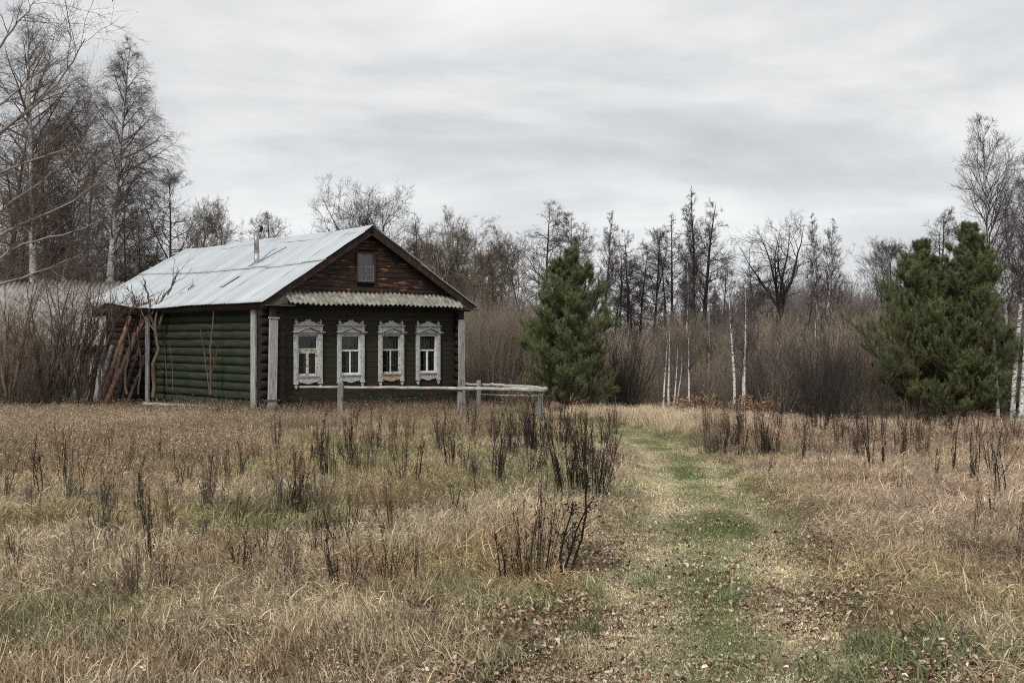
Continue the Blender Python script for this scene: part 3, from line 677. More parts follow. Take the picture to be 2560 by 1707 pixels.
# cornice boxes at both ends of the awning
mb = MB()
mb.prism([(EL+.02, 2.46), (.30, 2.46), (.30, 2.62), (.1, 2.80), (-.25, 2.60)], -.275, -.06); mb.box(EL+.0, .42, -.42, -.05, 2.435, 2.458); mb.build('cornice', M['oldboard'], house); mb = MB()
mb.prism([(5.72, 2.46), (ER+.05, 2.44), (ER+.07, 2.52), (5.9, 2.78), (5.72, 2.84)], -.275, -.06)
mb.box(5.6, ER+.12, -.42, -.05, 2.435, 2.458)
mb.build('cornice', M['oldboard'], house)
# awning of wavy asbestos sheet
mb = MB(); nS = 260; m = 5; top = []; bot = []
for j in range(m+1):
    v = j/m; A = []; B = []
    for i in range(nS+1):
        t = .25+5.52*i/nS; o = .022*math.cos(2*PI*t/.148); sag = -.012*math.sin(t*1.3)+.008*math.sin(t*4)
        jig = -.012*math.sin(int(t/1.1)*2.3) if j == 0 else 0
        x_, y_, z_ = t, -.06-.42*(1-v)+jig, 2.515+.325*v+sag
        A.append(mb.bm.verts.new((x_, y_-.61*o*0, z_+o))); B.append(mb.bm.verts.new((x_, y_, z_+o-.009)))
    top.append(A); bot.append(B)
for j in range(m):
    for i in range(nS):
        mb.bm.faces.new((top[j][i], top[j][i+1], top[j+1][i+1], top[j+1][i])).smooth = True; mb.bm.faces.new((bot[j][i], bot[j+1][i], bot[j+1][i+1], bot[j][i+1])).smooth = True
for i in range(nS): mb.bm.faces.new((top[0][i], bot[0][i], bot[0][i+1], top[0][i+1])); mb.bm.faces.new((top[m][i], top[m][i+1], bot[m][i+1], bot[m][i]))
for j in range(m): mb.bm.faces.new((top[j][0], top[j+1][0], bot[j+1][0], bot[j][0])); mb.bm.faces.new((top[j][nS], bot[j][nS], bot[j+1][nS], top[j+1][nS]))
mb.build('awning', M['slate'], house)
mb = MB(); mb.box(.1, 6.1, -.34, -.30, 2.462, 2.50); mb.box(.1, 6.1, -.30, -.06, 2.46, 2.478); mb.build('awning_frame', M['darkwood'], house)
# stove pipe
def pipe():
    mb = MB(); a = (1.408, 3.23, 3.55); b = (1.395, 3.23, 4.58)
    mb.tube(a, (1.40, 3.23, 4.05), .074, .074, 20); mb.tube((1.40, 3.23, 4.04), b, .068, .068, 20); mb.tube((1.40, 3.23, 4.03), (1.40, 3.23, 4.06), .082, .082, 20)
    pts = []; n = 7
    for k in range(n+1):
        an = PI/2*k/n*1.05; pts.append(Vector((1.395+.10*(1-math.cos(an)), 3.23-.0*an, 4.58+.10*math.sin(an))))
    prev = None
    for k, c in enumerate(pts):
        an = PI/2*k/n*1.05; q = Vector((math.sin(an), 0, math.cos(an))).to_track_quat('Z', 'Y')
        r = [mb.bm.verts.new(c+q @ Vector((math.cos(2*PI*j/20)*.07, math.sin(2*PI*j/20)*.07, 0))) for j in range(20)]
        if prev:
            for j in range(20): mb.bm.faces.new((prev[j], prev[(j+1) % 20], r[(j+1) % 20], r[j])).smooth = True
        prev = r
    ch = mb.build('stove_pipe', M['steel'], roof)
    mb = MB(); mb.tube((1.47, 3.23, 4.685), (1.545, 3.23, 4.675), .088, .095, 20); mb.build('pipe_mouth', M['black'], ch)
    mb = MB(); mb.box(1.1, 1.62, 3.02, 3.44, 3.60, 3.64, Matrix.Rotation(-math.atan(.62), 3, 'Y')); mb.tube((1.408, 3.23, 3.6), (1.407, 3.23, 3.72), .11, .08, 20); mb.build('pipe_collar', M['steel'], ch)
pipe()
# windows
def arc(cx, cz, r, a0, a1, n): return [(cx+r*math.cos(math.radians(a0+(a1-a0)*k/n)), cz+r*math.sin(math.radians(a0+(a1-a0)*k/n))) for k in range(n+1)]
def window(c, v, sashmat, apron, dz):
    mb = MB(); W2 = .415; P = .115
    for sg in (-1, 1):
        x0, x1 = (c-W2, c-W2+P) if sg < 0 else (c+W2-P, c+W2)
        mb.box(x0, x1, -.085, -.032, .50, 1.80); mb.box(x0+.03, x1-.03, -.094, -.083, .62, 1.70)
        mb.box(x0-.012, x1+.012, -.10, -.032, .49, .52); mb.box(x0-.012, x1+.012, -.10, -.032, 1.76, 1.785)
        mx = (x0+x1)/2                          # carved pendant
        mb.prism([(mx-.03, .489), (mx-.026, .462), (mx-.042, .44), (mx-.030, .41), (mx, .365), (mx+.030, .41), (mx+.042, .44), (mx+.026, .462), (mx+.03, .489)], -.085, -.045)
    mb.box(c-W2+P, c+W2-P, -.07, -.032, 1.735, 1.80)
    casing = mb.build('window', M['casing'], house, bevel=.003)
    mb = MB()                                  # head box, cornice, pediment
    mb.box(c-W2, c+W2, -.065, -.032, 1.80, 1.965); mb.box(c-W2-.0, c-W2+.10, -.085, -.064, 1.815, 1.95); mb.box(c+W2-.10, c+W2, -.085, -.064, 1.815, 1.95)
    mb.box(c-W2-.02, c+W2+.02, -.125, -.032, 1.965, 1.99)
    mb.prism([(c-.27, 1.79), (c+.27, 1.79), (c, 1.895)], -.115, -.064)
    for sg in (-1, 1):
        an = math.atan2(.13, .40)*(1 if sg < 0 else -1)
        mb.box(c+sg*.205-.235, c+sg*.205+.235, -.165, -.06, 1.858, 1.880, Matrix.Rotation(-an, 3, 'Y'))
        mb.box(c+sg*.205-.225, c+sg*.205+.225, -.14, -.06, 1.838, 1.856, Matrix.Rotation(-an, 3, 'Y'))
        mb.box(c+sg*.38-.085, c+sg*.38+.085, -.155, -.032, 1.79, 1.812)
    mb.build('window_head', M['casing'], casing, bevel=.002)
    mb = MB()                                  # carved crown with finials
    z0 = 1.991; pts = [(-.34, 0), (-.32, .012), (-.26, .018), (-.22, .045), (-.17, .066), (-.12, .072), (-.10, .088), (-.085, .082)]+[(.0+p_[0], p_[1]) for p_ in arc(-.04, .095, .034, 180, 10, 7)]
    full = pts+[(-a, b) for a, b in reversed(pts)]
    mb.prism([(c+a, z0+b) for a, b in full], -.07, -.045)
    for sg in (-1, 1):
        x_ = c+sg*(W2-.055)
        mb.prism([(x_-.022, z0), (x_-.018, z0+.035), (x_-.032, z0+.055), (x_-.026, z0+.085), (x_-.010, z0+.10), (x_, z0+.135), (x_+.010, z0+.10), (x_+.026, z0+.085), (x_+.032, z0+.055), (x_+.018, z0+.035), (x_+.022, z0)], -.08, -.04)
        o = arc(x_-sg*.062, z0+.045, .026, 0, 360, 10)[:-1]; inn = arc(x_-sg*.062, z0+.045, .013, 0, 360, 10)[:-1]
        for k in range(10):
            a, b, d, e = o[k], o[(k+1) % 10], inn[(k+1) % 10], inn[k]; mb.prism([a, b, d, e], -.07, -.05)
    mb.build('crown_carving', M['casing'], casing)
    mb = MB()                                  # sill and scalloped apron
    mb.box(c-.325, c+.325, -.10, -.0, .672, .697)
    sc_ = [(-.31, .67), (-.31, .56), (-.29, .535), (-.26, .55), (-.23, .528), (-.17, .53), (-.12, .512), (-.06, .492), (-.02, .497), (0, .484)]
    mb.prism([(c+a, b) for a, b in sc_+[(-a, b) for a, b in reversed(sc_[:-1])]], -.07, -.032)
    mb.build('apron', M[apron], casing)
    y0, y1 = -.03, .01; mb = MB()
    L, R_ = c-WW/2, c+WW/2; B, T = WZ0, WZ1; tr = 1.315+dz; f = .042
    mb.box(L, L+f, y0, y1, B, T); mb.box(R_-f, R_, y0, y1, B, T); mb.box(L+f, R_-f, y0, y1, T-.045, T); mb.box(L+f, R_-f, y0, y1, B, B+.05)
    mb.box(L+f, R_-f, y0-.006, y1, tr-.02, tr+.02)
    if v == 0:
        mb.box(L+f, R_-f, y0+.015, y1, tr+.035, tr+.075); mb.box(c-.03, c+.03, y0-.004, y1, B+.05, tr-.02)
        mb.box(L+f, c-.03, y0+.004, y1, tr-.055, tr-.02); mb.box(c+.03, R_-f, y0+.004, y1, tr-.055, tr-.02); mb.box(L+f, L+f+.025, y0+.006, y1, B+.05, tr-.05); mb.box(R_-f-.025, R_-f, y0+.006, y1, B+.05, tr-.05)
    else:
        mb.box(c-.016-.0*v, c+.016, y0, y1, B+.05, tr-.02)
        if v == 3:
            mb.box(L+f, L+f+.02, y0+.004, y1, B+.05, tr-.02); mb.box(R_-f-.02, R_-f, y0+.004, y1, B+.05, tr-.02); mb.box(c-.034, c-.016, y0+.004, y1, B+.05, tr-.02)
    mb.build('sash', M[sashmat], casing, bevel=.002)
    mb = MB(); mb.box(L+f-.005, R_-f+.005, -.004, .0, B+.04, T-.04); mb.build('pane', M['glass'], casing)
    mb = MB(); y0, y1 = .12, .15; f = .05       # inner frame behind the glass
    mb.box(L, L+f-.01, y0, y1, B, T); mb.box(R_-f, R_, y0, y1, B, T); mb.box(L+f-.01, R_-f, y0, y1, tr+.02, tr+.06); mb.box(c-.015, c+.02, y0, y1, B, tr+.02); mb.box(L+f, R_-f, y0+.004, y1, B+.20, B+.217)
    mb.build('inner_frame', M['casing'], casing)
    mb = MB(); n = 60; pr = []                 # curtain
    spans = [(L+.02, R_-.02, tr+.03, T-.02)]+([(L+.02, L+.14, B+.02, tr), (R_-.18, R_-.02, B+.02, tr)] if v in (2, 3) else [(R_-.12, R_-.02, B+.02, tr)])
    for (a, b, zb, zt) in spans:
        prev = None
        for k in range(n+1):
            x_ = a+(b-a)*k/n; y_ = .20+.014*math.sin(x_*95+v)+.008*math.sin(x_*41+2*v)
            cur = (mb.bm.verts.new((x_, y_, zb)), mb.bm.verts.new((x_, y_*.9+.02, zt)))
            if prev: mb.bm.faces.new((prev[0], cur[0], cur[1], prev[1])).smooth = True
            prev = cur
    mb.build('curtain', M['curtain'], casing)
for k, c in enumerate(WX): window(c, k, ('sash_old', 'sash_white', 'sash_old', 'sash_white')[k], ('casing', 'casing', 'apron_warm', 'casing')[k], (-.0, .01, .015, 0)[k])
# attic window
mb = MB(); c = (AT0+AT1)/2
for (a, b, z0, z1) in ((AT0-.05, AT0, AZ0-.04, AZ1+.05), (AT1, AT1+.05, AZ0-.04, AZ1+.05), (AT0, AT1, AZ1, AZ1+.05), (AT0, AT1, AZ0-.04, AZ0)): mb.box(a, b, -.09, -.03, z0, z1)
aw = mb.build('attic_window', M['darkwood'], house)
mb = MB(); q = AZ0+.36
for (a, b, z0, z1) in ((AT0, AT0+.035, AZ0, AZ1), (AT1-.035, AT1, AZ0, AZ1), (AT0+.035, AT1-.035, AZ1-.03, AZ1), (AT0+.035, AT1-.035, AZ0, AZ0+.03), (AT0+.035, AT1-.035, q, q+.03), (c-.01, c+.01, AZ0+.03, q), (AT0+.035, c-.01, AZ0+.17, AZ0+.186), (c+.01, AT1-.035, AZ0+.17, AZ0+.186)): mb.box(a, b, -.065, -.035, z0, z1)
mb.build('sash', M['post'], aw)
mb = MB(); mb.box(AT0+.03, AT1-.03, -.048, -.044, AZ0+.02, AZ1-.02); mb.build('pane', M['glass'], aw)

# ------------------------------------------------------------------ rail fence by the house
def w2(vx, Y): return (vx*SV-1280)/F*Y
fence = empty('rail_fence', (w2(1241, 25.4), 25.4, G(w2(1241, 25.4), 25.4))); tag(fence, 'weathered pole fence in front of the house with one corner post', 'fence')
fx, fy, fz = fence.location
def fpost(X, Y, ztop, r, r2=None, square=False):
    mb = MB(); rr = random.Random(int(X*100))
    g = G(X, Y)
    if square: mb.box(X-r-fx, X+r-fx, Y-.05-fy, Y+.05-fy, g-.4-fz, ztop-fz, Matrix.Rotation(.03, 3, 'Y'))
    else: mb.tube((X-fx, Y-fy, g-.4-fz), (X-fx+.01, Y-fy, ztop-fz), r, r*.95, 10, .006, 6, rnd=rr)
    return mb.build('post', M['post'], fence)
fpost(w2(1241.5, 25.4), 25.4, .47, .062); fpost(w2(1099, 27.6), 27.6, .60, .062); fpost(w2(781, 26.5), 26.5, .58, .065, square=True); fpost(w2(1056, 25.9), 25.9, .68, .062, square=True)
def rail(pts, r0, r1, mat='greyh', name='rail', par=fence, seed=1, sides=10):
    rng = np.random.default_rng(seed); pts = np.array(pts, float); n = 22; t = np.linspace(0, len(pts)-1, n); i = np.minimum(t.astype(int), len(pts)-2); f = (t-i)[:, None]
    P = pts[i]*(1-f)+pts[i+1]*f; P += rng.normal(0, .008, P.shape); R = np.linspace(r0, r1, n)*(1+rng.normal(0, .05, n))
    if par: P = P-np.array(par.location)
    v, fc = tubes([(P[None], R[None], sides)]); c0 = list(range(sides)); c1 = list(range(len(v)-sides, len(v)))
    me = fromnp(name, v, fc+[np.array([c0[::-1]], np.int32), np.array([c1], np.int32)], True); return link(name, me, M[mat], par)
rail([V(688, 889, 26.75), V(900, 890, 26.3), V(1080, 892, 25.75), V(1252, 895, 25.3)], .028, .050)
rail([V(1068, 882, 28.4), V(1150, 885, 27.0), V(1254, 892, 25.42)], .032, .05, seed=3)
lf = rail([V(1105, 906, 33.5), V(1180, 908, 33.3), V(1275, 909, 33.2)], .03, .03, par=None, seed=5, name='fence_rail'); tag(lf, 'low thin grey rail in the grass behind the corner post', 'rail')
pp = rail([V(1592, 949, 29.3), V(1680, 951, 29.1), V(1765, 954, 29.0)], .035, .028, par=None, seed=6, name='fallen_pole'); tag(pp, 'pale peeled pole lying in grass below the orange ferns', 'pole')
pp = rail([V(330, 927, 29.2), V(420, 931, 28.6), V(505, 938, 27.6)], .05, .05, par=None, seed=7, name='fallen_board'); tag(pp, 'grey plank lying in the weeds along the green log wall', 'plank')

# ------------------------------------------------------------------ outbuilding on the left
OY = 37.5
ob = empty('outbuilding', (w2(60, OY), OY, -.4), math.radians(-6)); tag(ob, 'low pale block outbuilding with sagging grey corrugated roof', 'outbuilding')
ox0, ox1 = w2(-160, OY)-w2(60, OY), w2(300, OY)-w2(60, OY)
mb = MB(); n = 360; m = 6; top = []; bot = []
for j in range(m+1):
    v = j/m; A = []; B = []
    for i in range(n+1):
        x_ = ox0+(ox1-ox0)*i/n; o = .03*math.cos(2*PI*x_/.17); sg = .05*math.sin(x_*.7)+.03*math.sin(x_*2.1)
        r_ = 4.12+.03*math.sin(x_*5)*(j == m) - .03*(x_-ox0)
        A.append(mb.bm.verts.new((x_, -1.5+2.0*v, 1.85+(r_-1.85)*v+o+sg*v))); B.append(mb.bm.verts.new((x_, -1.5+2.0*v, 1.83+(r_-1.85)*v+o+sg*v-.012)))
    top.append(A); bot.append(B)
for j in range(m):
    for i in range(n): mb.bm.faces.new((top[j][i], top[j][i+1], top[j+1][i+1], top[j+1][i])).smooth = True; mb.bm.faces.new((bot[j][i], bot[j+1][i], bot[j+1][i+1], bot[j][i+1])).smooth = True
for i in range(n): mb.bm.faces.new((top[0][i], bot[0][i], bot[0][i+1], top[0][i+1])); mb.bm.faces.new((top[m][i], top[m][i+1], bot[m][i+1], bot[m][i]))
mb.build('roof', M['slate2'], ob)
mb = MB(); mb.box(ox0+.3, ox1-.3, -1.1, -.9, -.6, 1.9); mb.box(ox1-.5, ox1-.3, -.9, 1.6, -.6, 1.9); mb.build('wall', M['brick'], ob)
mb = MB(); mb.box(ox0+.1, ox1-.1, -1.45, -1.38, 1.70, 1.80); mb.box(ox0+.2, ox1-.2, -1.38, -1.1, 1.68, 1.78); mb.build('eaves_board', M['darkwood'], ob)
for (vy, a, b) in ((886, 18, 57), (898, 14, 86)):
    o = rail([V(a, vy, 34), V(b, vy, 34)], .035, .035, 'oldboard', 'old_rail', None, vy, 6); tag(o, {886: 'short upper grey rail in front of the pale block wall', 898: 'longer lower grey rail in front of the pale block wall'}[vy], 'rail')

# ------------------------------------------------------------------ leaning logs beside the shed wall
LOGS = [((258, 795), (221, 915), 32.6, .085, 'grey', 'grey debarked log leaning, leftmost against the shed wall'),
 ((330, 735), (232, 912), 31.9, .075, 'redbark', 'long red flaking trunk leaning furthest, front of the pile'), ((300, 725), (224, 912), 32.3, .08, 'redbark', 'red flaking trunk leaning close behind the longest one'),
 ((312, 765), (262, 905), 32.7, .09, 'oldboard', 'thick dark grey log leaning in the middle of the pile'), ((322, 798), (272, 912), 32.5, .07, 'oldboard', 'lower dark log leaning under the thick grey one'),
 ((338, 822), (298, 908), 32.5, .05, 'brownlog', 'short dark pole leaning beside the white corner post'), ((205, 800), (172, 905), 31.6, .07, 'redbark', 'red vine covered trunk leaning left of the shed'),
 ((318, 742), (322, 905), 33.0, .05, 'brownlog', 'upright dark pole beside the white corner post'), ((283, 790), (248, 905), 32.1, .06, 'redbark', 'shorter red trunk leaning low between the two long ones and the shed'), ((345, 790), (285, 905), 32.2, .055, 'oldboard', 'grey pole leaning steeply close to the white corner post'), ((240, 755), (203, 910), 31.7, .07, 'deadwood', 'brown log leaning left of the long red trunks'), ((190, 745), (128, 900), 31.5, .05, 'deadwood', 'bare crooked pole leaning out over the shrubs'),
 ((225, 735), (170, 900), 31.9, .05, 'deadwood', 'thin bare pole leaning left beside the shed')]
for k, (a, b, Y, r, m_, lab) in enumerate(LOGS):
    A = V(*a, Y+.35); B = V(*b, Y-.35); B[2] = min(B[2], G(B[0], B[1])+.02)
    mid = (A+B)/2+np.array([.03*math.sin(k*3), 0, .04*math.cos(k*2)]); o = rail([A, mid, B], r*.85, r, m_, 'leaning_log', None, 20+k, 9); tag(o, lab, 'log')
o = rail([V(212, 722, 32.5), V(262, 716, 32.8), V(325, 703, 33.1)], .10, .09, 'brownlog', 'eaves_log', None, 44, 10); tag(o, 'dark log lying across the pile under the metal eaves', 'log')
o = rail([V(255, 748, 33), V(340, 745, 33.3)], .06, .06, 'brownlog', 'eaves_log', None, 45, 8); tag(o, 'second dark log lying lower under the metal eaves', 'log')

# hand-placed branchy things: world polylines with side twigs
def limbs(name, label, cat, lines, mat, twigs=(6, 4), seed=0, twl=.35, twr=.004, leaves=None, group=None, grav=0.02):
    rng = np.random.default_rng(seed); base = np.array(lines[0][0][0]); gr = []; allP = []
    for pts, r0, r1 in lines:
        pts = np.array(pts, float); n = 16; t = np.linspace(0, len(pts)-1, n); i = np.minimum(t.astype(int), len(pts)-2); f = t-i; f = f[:, None]
        P = pts[i]*(1-f)+pts[i+1]*f; P[1:-1] = (P[:-2]+P[1:-1]*2+P[2:])/4; P[1:-1] += rng.normal(0, r0*.35, (n-2, 3)); allP.append((P[None]-base, np.linspace(r0, r1, n)[None]))
    P = np.concatenate([a[0] for a in allP]); R = np.concatenate([a[1] for a in allP]); gr.append((P, R, 7))
    L0 = np.linalg.norm(P[:, -1]-P[:, 0], axis=1)
    if twigs[0]:
        S, D, ix, t, r = kids(rng, P, R, twigs[0], .2, .98, 38, 12); L = L0[ix]*twl*rng.uniform(.4, 1.2, len(S)); P1 = growl(rng, S, D, L, 6, .12, grav)
        R1 = taper(np.minimum(r*.5, twr*3), L*0+twr*.8, 7); gr.append((P1, R1, 4)); last = (P1, L)
        if twigs[1]:
            S, D, ix, t, r = kids(rng, P1, R1, twigs[1], .15, .98, 38, 12); L = L[ix]*.5*rng.uniform(.5, 1.2, len(S)); P2 = growl(rng, S, D, L, 4, .12, grav); gr.append((P2, taper(np.full(len(S), twr*.8), np.full(len(S), twr*.4), 5), 3))
            if len(twigs) > 2:
                S, D, ix, t, r = kids(rng, P2, np.full(P2.shape[:2], twr), twigs[2], .15, .98, 36, 12); L = L[ix]*.5*rng.uniform(.5, 1.2, len(S)); P3 = growl(rng, S, D, L, 3, .1, grav); gr.append((P3, taper(np.full(len(S), twr*.6), np.full(len(S), twr*.35), 4), 3))
    r = empty(name, tuple(base)); tag(r, label, cat, group)
    v, f = tubes(gr[:1]); link('limb', fromnp('limb', v, f, True), mat[0], r)
    if len(gr) > 1: v, f = tubes(gr[1:]); link('twig', fromnp('twig', v, f), mat[1], r)['kind'] = 'stuff'
    if leaves:
        src = np.concatenate([g[0].reshape(-1, 3) for g in gr[1:]]) if len(gr) > 1 else P.reshape(-1, 3)
        q = src[rng.integers(0, len(src), leaves[0])]+rng.normal(0, .03, (leaves[0], 3)); v, f = flecks(rng, q, leaves[1]); link('leaf', fromnp('leaf', v, [f]), M[leaves[2]], r)['kind'] = 'stuff'
    return r
Y0 = 31.2
limbs('dead_tree', 'forked dead tree standing before the green log wall', 'dead tree', [
 ([V(352, 912, Y0), V(354, 850, Y0), V(362, 770, Y0), V(352, 725, Y0-.1), V(372, 690, Y0), V(398, 655, Y0), V(412, 622, Y0)], .065, .012),
 ([V(362, 770, Y0), V(350, 740, Y0+.1), V(346, 710, Y0), V(338, 672, Y0), V(330, 642, Y0)], .055, .018),
 ([V(366, 745, Y0), V(378, 712, Y0), V(400, 690, Y0), V(425, 672, Y0-.1), V(446, 652, Y0)], .045, .010),
 ([V(349, 722, Y0), V(362, 690, Y0), V(372, 668, Y0)], .022, .006), ([V(385, 678, Y0), V(398, 652, Y0), V(404, 640, Y0), V(409, 612, Y0)], .022, .006), ([V(354, 758, Y0), V(330, 725, Y0), V(318, 700, Y0)], .028, .006)],
 (M['deadwood'], M['deadwood']), (8, 3), 3, .20, .005)
limbs('dead_stalk', 'taller bare reddish stalk before the green log wall', 'stalk', [([V(485, 905, 28.6), V(484, 850, 28.6), V(483, 800, 28.6), V(487, 760, 28.6), V(491, 715, 28.6)], .030, .014), ([V(485, 860, 28.6), V(492, 830, 28.6), V(502, 792, 28.6)], .014, .006)], (M['deadwood'], M['weedlite']), (5, 0), 4, .12, .004, (60, .02, 'rusty'))
limbs('dead_stalk', 'thin leaning stalk left of the reddish one', 'stalk', [([V(482, 905, 28.8), V(475, 850, 28.8), V(468, 800, 28.8), V(460, 755, 28.8)], .018, .008)], (M['deadwood'], M['weedlite']), (4, 0), 5, .1, .004)
limbs('dead_stalk', 'short bare stalk near the dead tree', 'stalk', [([V(396, 895, 29.8), V(397, 850, 29.8), V(390, 790, 29.8)], .014, .007), ([V(384, 890, 29.8), V(381, 840, 29.8), V(378, 785, 29.8)], .012, .006)], (M['deadwood'], M['deadwood']), (4, 2), 6, .2, .003)
limbs('creeper', 'dry creeper with rusty leaves climbing over the shed eaves', 'creeper', [([V(292, 905, 31.4), V(288, 850, 31.6), V(300, 790, 31.7), V(290, 735, 31.8), V(310, 700, 31.8), V(302, 655, 31.8)], .04, .010), ([V(318, 905, 31.6), V(325, 840, 31.6), V(315, 780, 31.7), V(322, 730, 31.8), V(330, 690, 31.8)], .03, .008), ([V(297, 720, 31.8), V(318, 700, 31.8), V(345, 692, 31.7)], .02, .006)], (M['deadwood'], M['weedlite']), (10, 5), 8, .25, .005, (420, .028, 'rusty'))
rr_ = random.Random(11)
for k, (vx, lab) in enumerate(((150, 'twisted grey shrub in front of the outbuilding roof'), (112, 'arching grey brown shrub before the pale block wall'), (188, 'tangled shrub leaning against the log pile'), (20, 'vine wrapped brown shrub at the left edge'))):
    ls = []
    bx, by = vx+rr_.uniform(-6, 6), 912
    for q in range(11 if k != 3 else 8):
        sx = rr_.uniform(-1, 1); tx = bx+sx*95; ty = rr_.uniform(625, 760); Yq = 30.8+rr_.uniform(-.8, .8)+(.0 if k != 3 else -2)
        ls.append(([V(bx+sx*10, by, 30.8 if k != 3 else 28.8), V(bx+sx*34, (by*2+ty)/3+rr_.uniform(-10, 10), Yq), V(bx+sx*60, (by+2*ty)/3+rr_.uniform(-14, 14), Yq), V(tx, ty, Yq)], rr_.uniform(.022, .045), .008))
    limbs('shrub', lab, 'shrub', ls, (M['deadwood'] if k != 3 else M['brownbush'], M['brownbush']), (8, 5, 3) if k > 1 else (6, 5, 2), 50+k, .42, .004, (160 if k != 3 else 500, .022, 'rusty'))
limbs('shrub', 'pale twisted shrub climbing between the log pile and the outbuilding', 'shrub', [([V(178, 905, 31), V(186, 850, 31), V(182, 800, 31), V(205, 760, 31), V(240, 715, 31), V(262, 690, 31)], .05, .012), ([V(198, 905, 31), V(205, 820, 31), V(198, 760, 31), V(215, 720, 31), V(205, 690, 31)], .04, .010), ([V(230, 905, 31), V(228, 850, 31), V(245, 790, 31), V(262, 750, 31), V(255, 700, 31), V(252, 655, 31)], .04, .008)], (M['deadwood'], M['brownbush']), (9, 5, 3), 61, .35, .004, (200, .022, 'rusty'))
# near tree on the left whose limbs reach into the picture
YL = 17.0
limbs('overhanging_tree', 'bare tree beyond the left edge with long limbs reaching over the outbuilding', 'tree', [
 ([V(-330, 1010, YL), V(-325, 800, YL), V(-300, 600, YL), V(-280, 350, YL), V(-240, 100, YL)], .13, .05),
 ([V(-300, 560, YL), V(-150, 420, YL), V(0, 300, YL), V(90, 236, YL), V(150, 172, YL), V(196, 89, YL)], .045, .007), ([V(-310, 700, YL), V(-150, 600, YL), V(0, 537, YL), V(111, 490, YL), V(200, 445, YL), V(268, 356, YL)], .045, .006),
 ([V(-320, 800, YL), V(-150, 712, YL), V(0, 653, YL), V(125, 613, YL), V(192, 579, YL)], .04, .006), ([V(-300, 600, YL), V(-150, 470, YL), V(0, 395, YL), V(134, 347, YL), V(223, 330, YL)], .035, .006),
 ([V(-290, 450, YL), V(-150, 260, YL), V(0, 110, YL), V(45, 49, YL), V(80, 2, YL)], .035, .006), ([V(-290, 420, YL), V(-140, 300, YL), V(0, 245, YL), V(70, 180, YL), V(130, 140, YL)], .03, .005),
 ([V(-310, 680, YL+.5), V(-100, 560, YL+.5), V(20, 470, YL+.5), V(120, 400, YL+.5), V(215, 300, YL+.5)], .03, .005), ([V(-320, 780, YL-.5), V(-100, 680, YL-.5), V(40, 560, YL-.5), V(150, 540, YL-.5), V(235, 505, YL-.5)], .03, .005)],
 (M['birchtop'], M['willowtwig']), (16, 7, 3), 71, .26, .0030, (260, .016, 'rusty'), grav=.01)

# ------------------------------------------------------------------ trees
def T(name, label, vx, top, Y, wpx, kind, seed, tm, cm, vbase=None, cb=.3, cat='tree', topx=None, group=None, twig=None, dens=1.0, fork=0, r0=None, crook=.02):
    x_ = w2(vx, Y); g = G(x_, Y); H = V(vx, top, Y)[2]-g; W = wpx*SV/F*Y/2*(1.28 if kind == 'alder' else 1.12)
    lean = ((w2(topx, Y)-x_)/H if topx else 0, 0); tw = twig or .0026*Y/40+.0011
    tr, cr = bare_tree(seed, H, W, kind, cb, r0, lean, tw, dens, fork, crook)
    return add_tree(name, label, cat, (x_, Y, g), tr, cr, tm, cm, group)
A_ = (M['alder'], M['aldertwig']); B_ = (M['birch'], M['birchtwig']); Wl = (M['willow'], M['willowtwig']); AB = (M['alder'], M['birchtwig'])
# left wood
T('birch_tree', 'tall white birch on the left with drooping crown, rising behind the outbuilding', 68, 35, 39, 230, 'droop', 101, *B_, cb=.30, topx=98, dens=1.25, r0=.19)
T('birch_tree', 'slim birch between the two tallest left birches', 130, 175, 42, 170, 'droop', 102, *B_, cb=.3, topx=150, dens=1.1, r0=.13)
T('birch_tree', 'white birch with weeping crown standing above the far end of the metal roof', 244, 98, 38.5, 170, 'droop', 103, *B_, cb=.30, topx=280, dens=1.3, crook=.03, r0=.17)
T('alder_tree', 'dark alder in the gap at the left edge', 12, 300, 44, 170, 'alder', 104, *A_, cb=.2, r0=.2, fork=2)
T('alder_tree', 'dark branchy alder between the first two left birches', 100, 290, 47, 190, 'alder', 105, *AB, cb=.15, fork=2)
T('alder_tree', 'dark alder with round crown behind the far end of the metal roof', 385, 393, 52, 160, 'alder', 106, *A_, cb=.2, fork=2, dens=1.2)
T('alder_tree', 'thin dark tree left of the weeping birch crown', 195, 330, 50, 150, 'alder', 107, *AB, cb=.15)
T('willow_tree', 'tawny willow top just above the rear roof corner', 450, 495, 50, 130, 'willow', 108, *Wl, cb=.1, fork=3)
T('willow_tree', 'small tawny willow at the right end of the left wood', 505, 525, 52, 80, 'willow', 109, *Wl, cb=.1, fork=2)
T('alder_tree', 'brown tree filling the gap behind the weeping birch', 290, 440, 46, 150, 'alder', 110, *AB, cb=.1, fork=2)
T('alder_tree', 'brown tree low between birch trunk and round alder', 335, 480, 44, 130, 'alder', 111, M['alder'], M['brownbush'], cb=.08, fork=3)
T('alder_tree', 'reddish brown tree behind the outbuilding roof', 175, 430, 43, 160, 'alder', 112, M['alder'], M['brownbush'], cb=.08, fork=3)
T('alder_tree', 'reddish brown tree at the left edge behind the outbuilding', 40, 430, 42, 170, 'alder', 113, M['alder'], M['brownbush'], cb=.08, fork=3)
